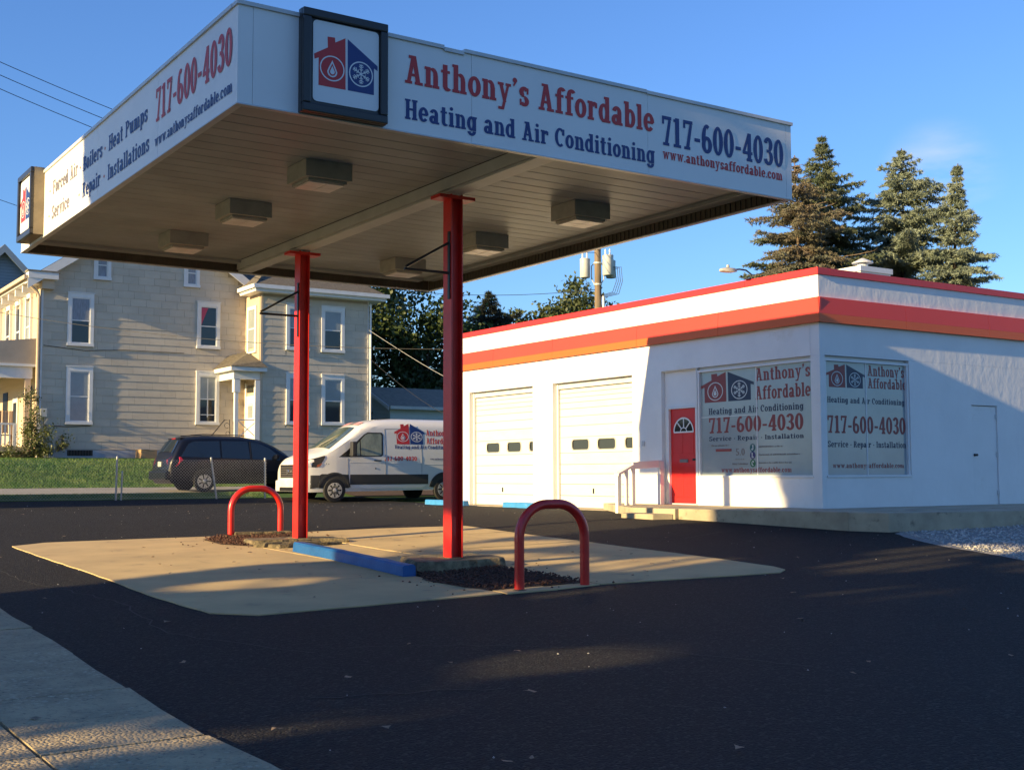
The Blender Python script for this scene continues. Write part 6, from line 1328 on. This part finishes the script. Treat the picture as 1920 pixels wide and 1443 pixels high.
def wire(label, a, m_, b, r=.012, m='wire'):
    """cable through three measured points, hanging in a smooth curve"""
    a, m_, b = Vector(a), Vector(m_), Vector(b); t = (m_-a).length/((m_-a).length+(b-m_).length); c = (m_-a*(1-t)**2-b*t*t)/(2*t*(1-t)); n = 26
    pts = [a*(1-u)**2+c*2*u*(1-u)+b*u*u for u in [i/n for i in range(n+1)]]; mb = MB(); o_ = pts[0]; mb.tube(pts, r, 5); o = build('overhead_wire', mb, M[m], loc=pts[n//2]); setp(o, label, 'wire', 'overhead wires')
pole = lambda z: Vector((36.3, 47.25, z))
wire('uppermost of the three wires crossing the sky at top left', px(-300,-22,36), px(108,163,40), pole(12.5))
wire('middle one of the three wires crossing the sky at top left', px(-300,2,36), px(100,184,40), pole(12.2)); wire('lowest of the three wires crossing the sky at top left', px(-300,28,36), px(89,205,40), pole(11.9))
wire('thin wire crossing in front of the beige house walls', px(-80,571,39), px(300,627,37), (17.65,29.38,4.62), .008)
wire('pale cable hanging from the house wing corner to the shop', px(692,619,48), px(762,664,44), (17.8,29.36,3.62), .0075, 'wwire')
wire('thin dark cable below the pale one, behind the van', px(694,673,48), px(760,728,44), (17.8,29.37,2.7), .009)
wire('thin cable running left from the utility pole over the conifer', pole(10.1), px(960,553,60), (27.5,50.6,9.75), .014)
wire('single wire meeting the sky left of the canopy sign', px(-300,262,34), px(18,381,40), (23.0,46.0,8.2), .010)
# ================================================================== ACROSS THE STREET (out of frame: they shade the lot)
YB = [(3.6,12.1),(5,13.0),(7,15.0),(9.3,14.9),(9.9,15.1),(10.4,15.6),(11.2,15.4),(12.2,13.4)]
# gaps cut through the foliage so sun patches land on chosen spots
HOLES = [(gy-(gx_+15)*.063, gz_+(gx_+15)*.267, r) for gx_, gy, gz_, r in ((7.2,15.6,0,.42),(8.9,14.0,0,.40),(10.2,12.2,0,.45),(12.4,10.4,0,.42),(14.9,11.3,0,.50),(7.7,13.3,.35,.36),(7.2,10.9,-.05,.36),(4.6,8.9,-.2,.34),(5.2,7.3,-.2,.33),(9.8,8.6,0,.38),(5.2,13.2,-.1,.33),(10.2,15.6,.1,.42),(14.2,9.2,0,.4))]
def street_crown():
    keep = np.random.default_rng(61); out_ = []
    while len(out_) < 700:
        h, y, x = keep.uniform(4.1, 11.9), keep.uniform(3, 16.3), keep.uniform(-17.3, -12.7)
        hi = lerp(YB, h)-.25; lo = 6.2 if h < 5.75 else 3.2
        if h > 11.2 and keep.random() < .5: continue
        if not (lo < y < hi): continue
        if any(math.hypot((y-a)/1.25, h-b) < r*1.2 for a, b, r in HOLES): continue
        out_.append((x, y, h-.3))
    return np.array(out_)
def crown_cull(L):
    # drop leaves inside the sun gaps and beyond the wanted shadow edge
    y, h = L[:,1], L[:,2]; dx = L[:,0]+15; y = y-dx*.063; h = h-.0+dx*.267; k = np.ones(len(L), bool)
    for a, b, r in HOLES: k &= np.hypot((y-a)/1.6, h-b) > r
    hi = np.interp(h, [q[0] for q in YB], [q[1] for q in YB]); return k & (y < hi+.1)
broadleaf('street_tree', 'broad street tree across the road, behind the photographer', (-15, 7.9, -.3), (4.6,5.9,3.1), 8.8, 4.2, 700, 170, .17, 'leaf', 61, trunk=.4, cr=.72, pts=street_crown(), cull=crown_cull)
ho = thing('opposite_house', 'house across the road behind the photographer', 'house', (-19, -8, -.3))
build('wall', MB().box(-24, -22, -.4, -15, 4.25, 6.2), M['bluesid'], ho); mb = MB(); mb.ext([(-24.5,-22.5,6.2),(-14.5,-22.5,6.2),(-19.5,-22.5,9.9)], (0,27.0,0)); build('roof', mb, M['greyroof'], ho)
hd = thing('shade_hedge', 'unseen hedge added out to the left to shade the fence strip', 'hedge', (3.5, 35.3, gz(3.5, 35.3))); n = 9000  # added out of view to cast shade along the fence and verge
Cc = np.stack([rng.uniform(2.6,4.6,n), rng.uniform(33.1,37.0,n), gz(3.5,35.3)+rng.uniform(0,2.7,n)], 1); V, Fq = leafquads(Cc, .10); rawmesh('foliage', V, Fq, M['leafdark'], hd)
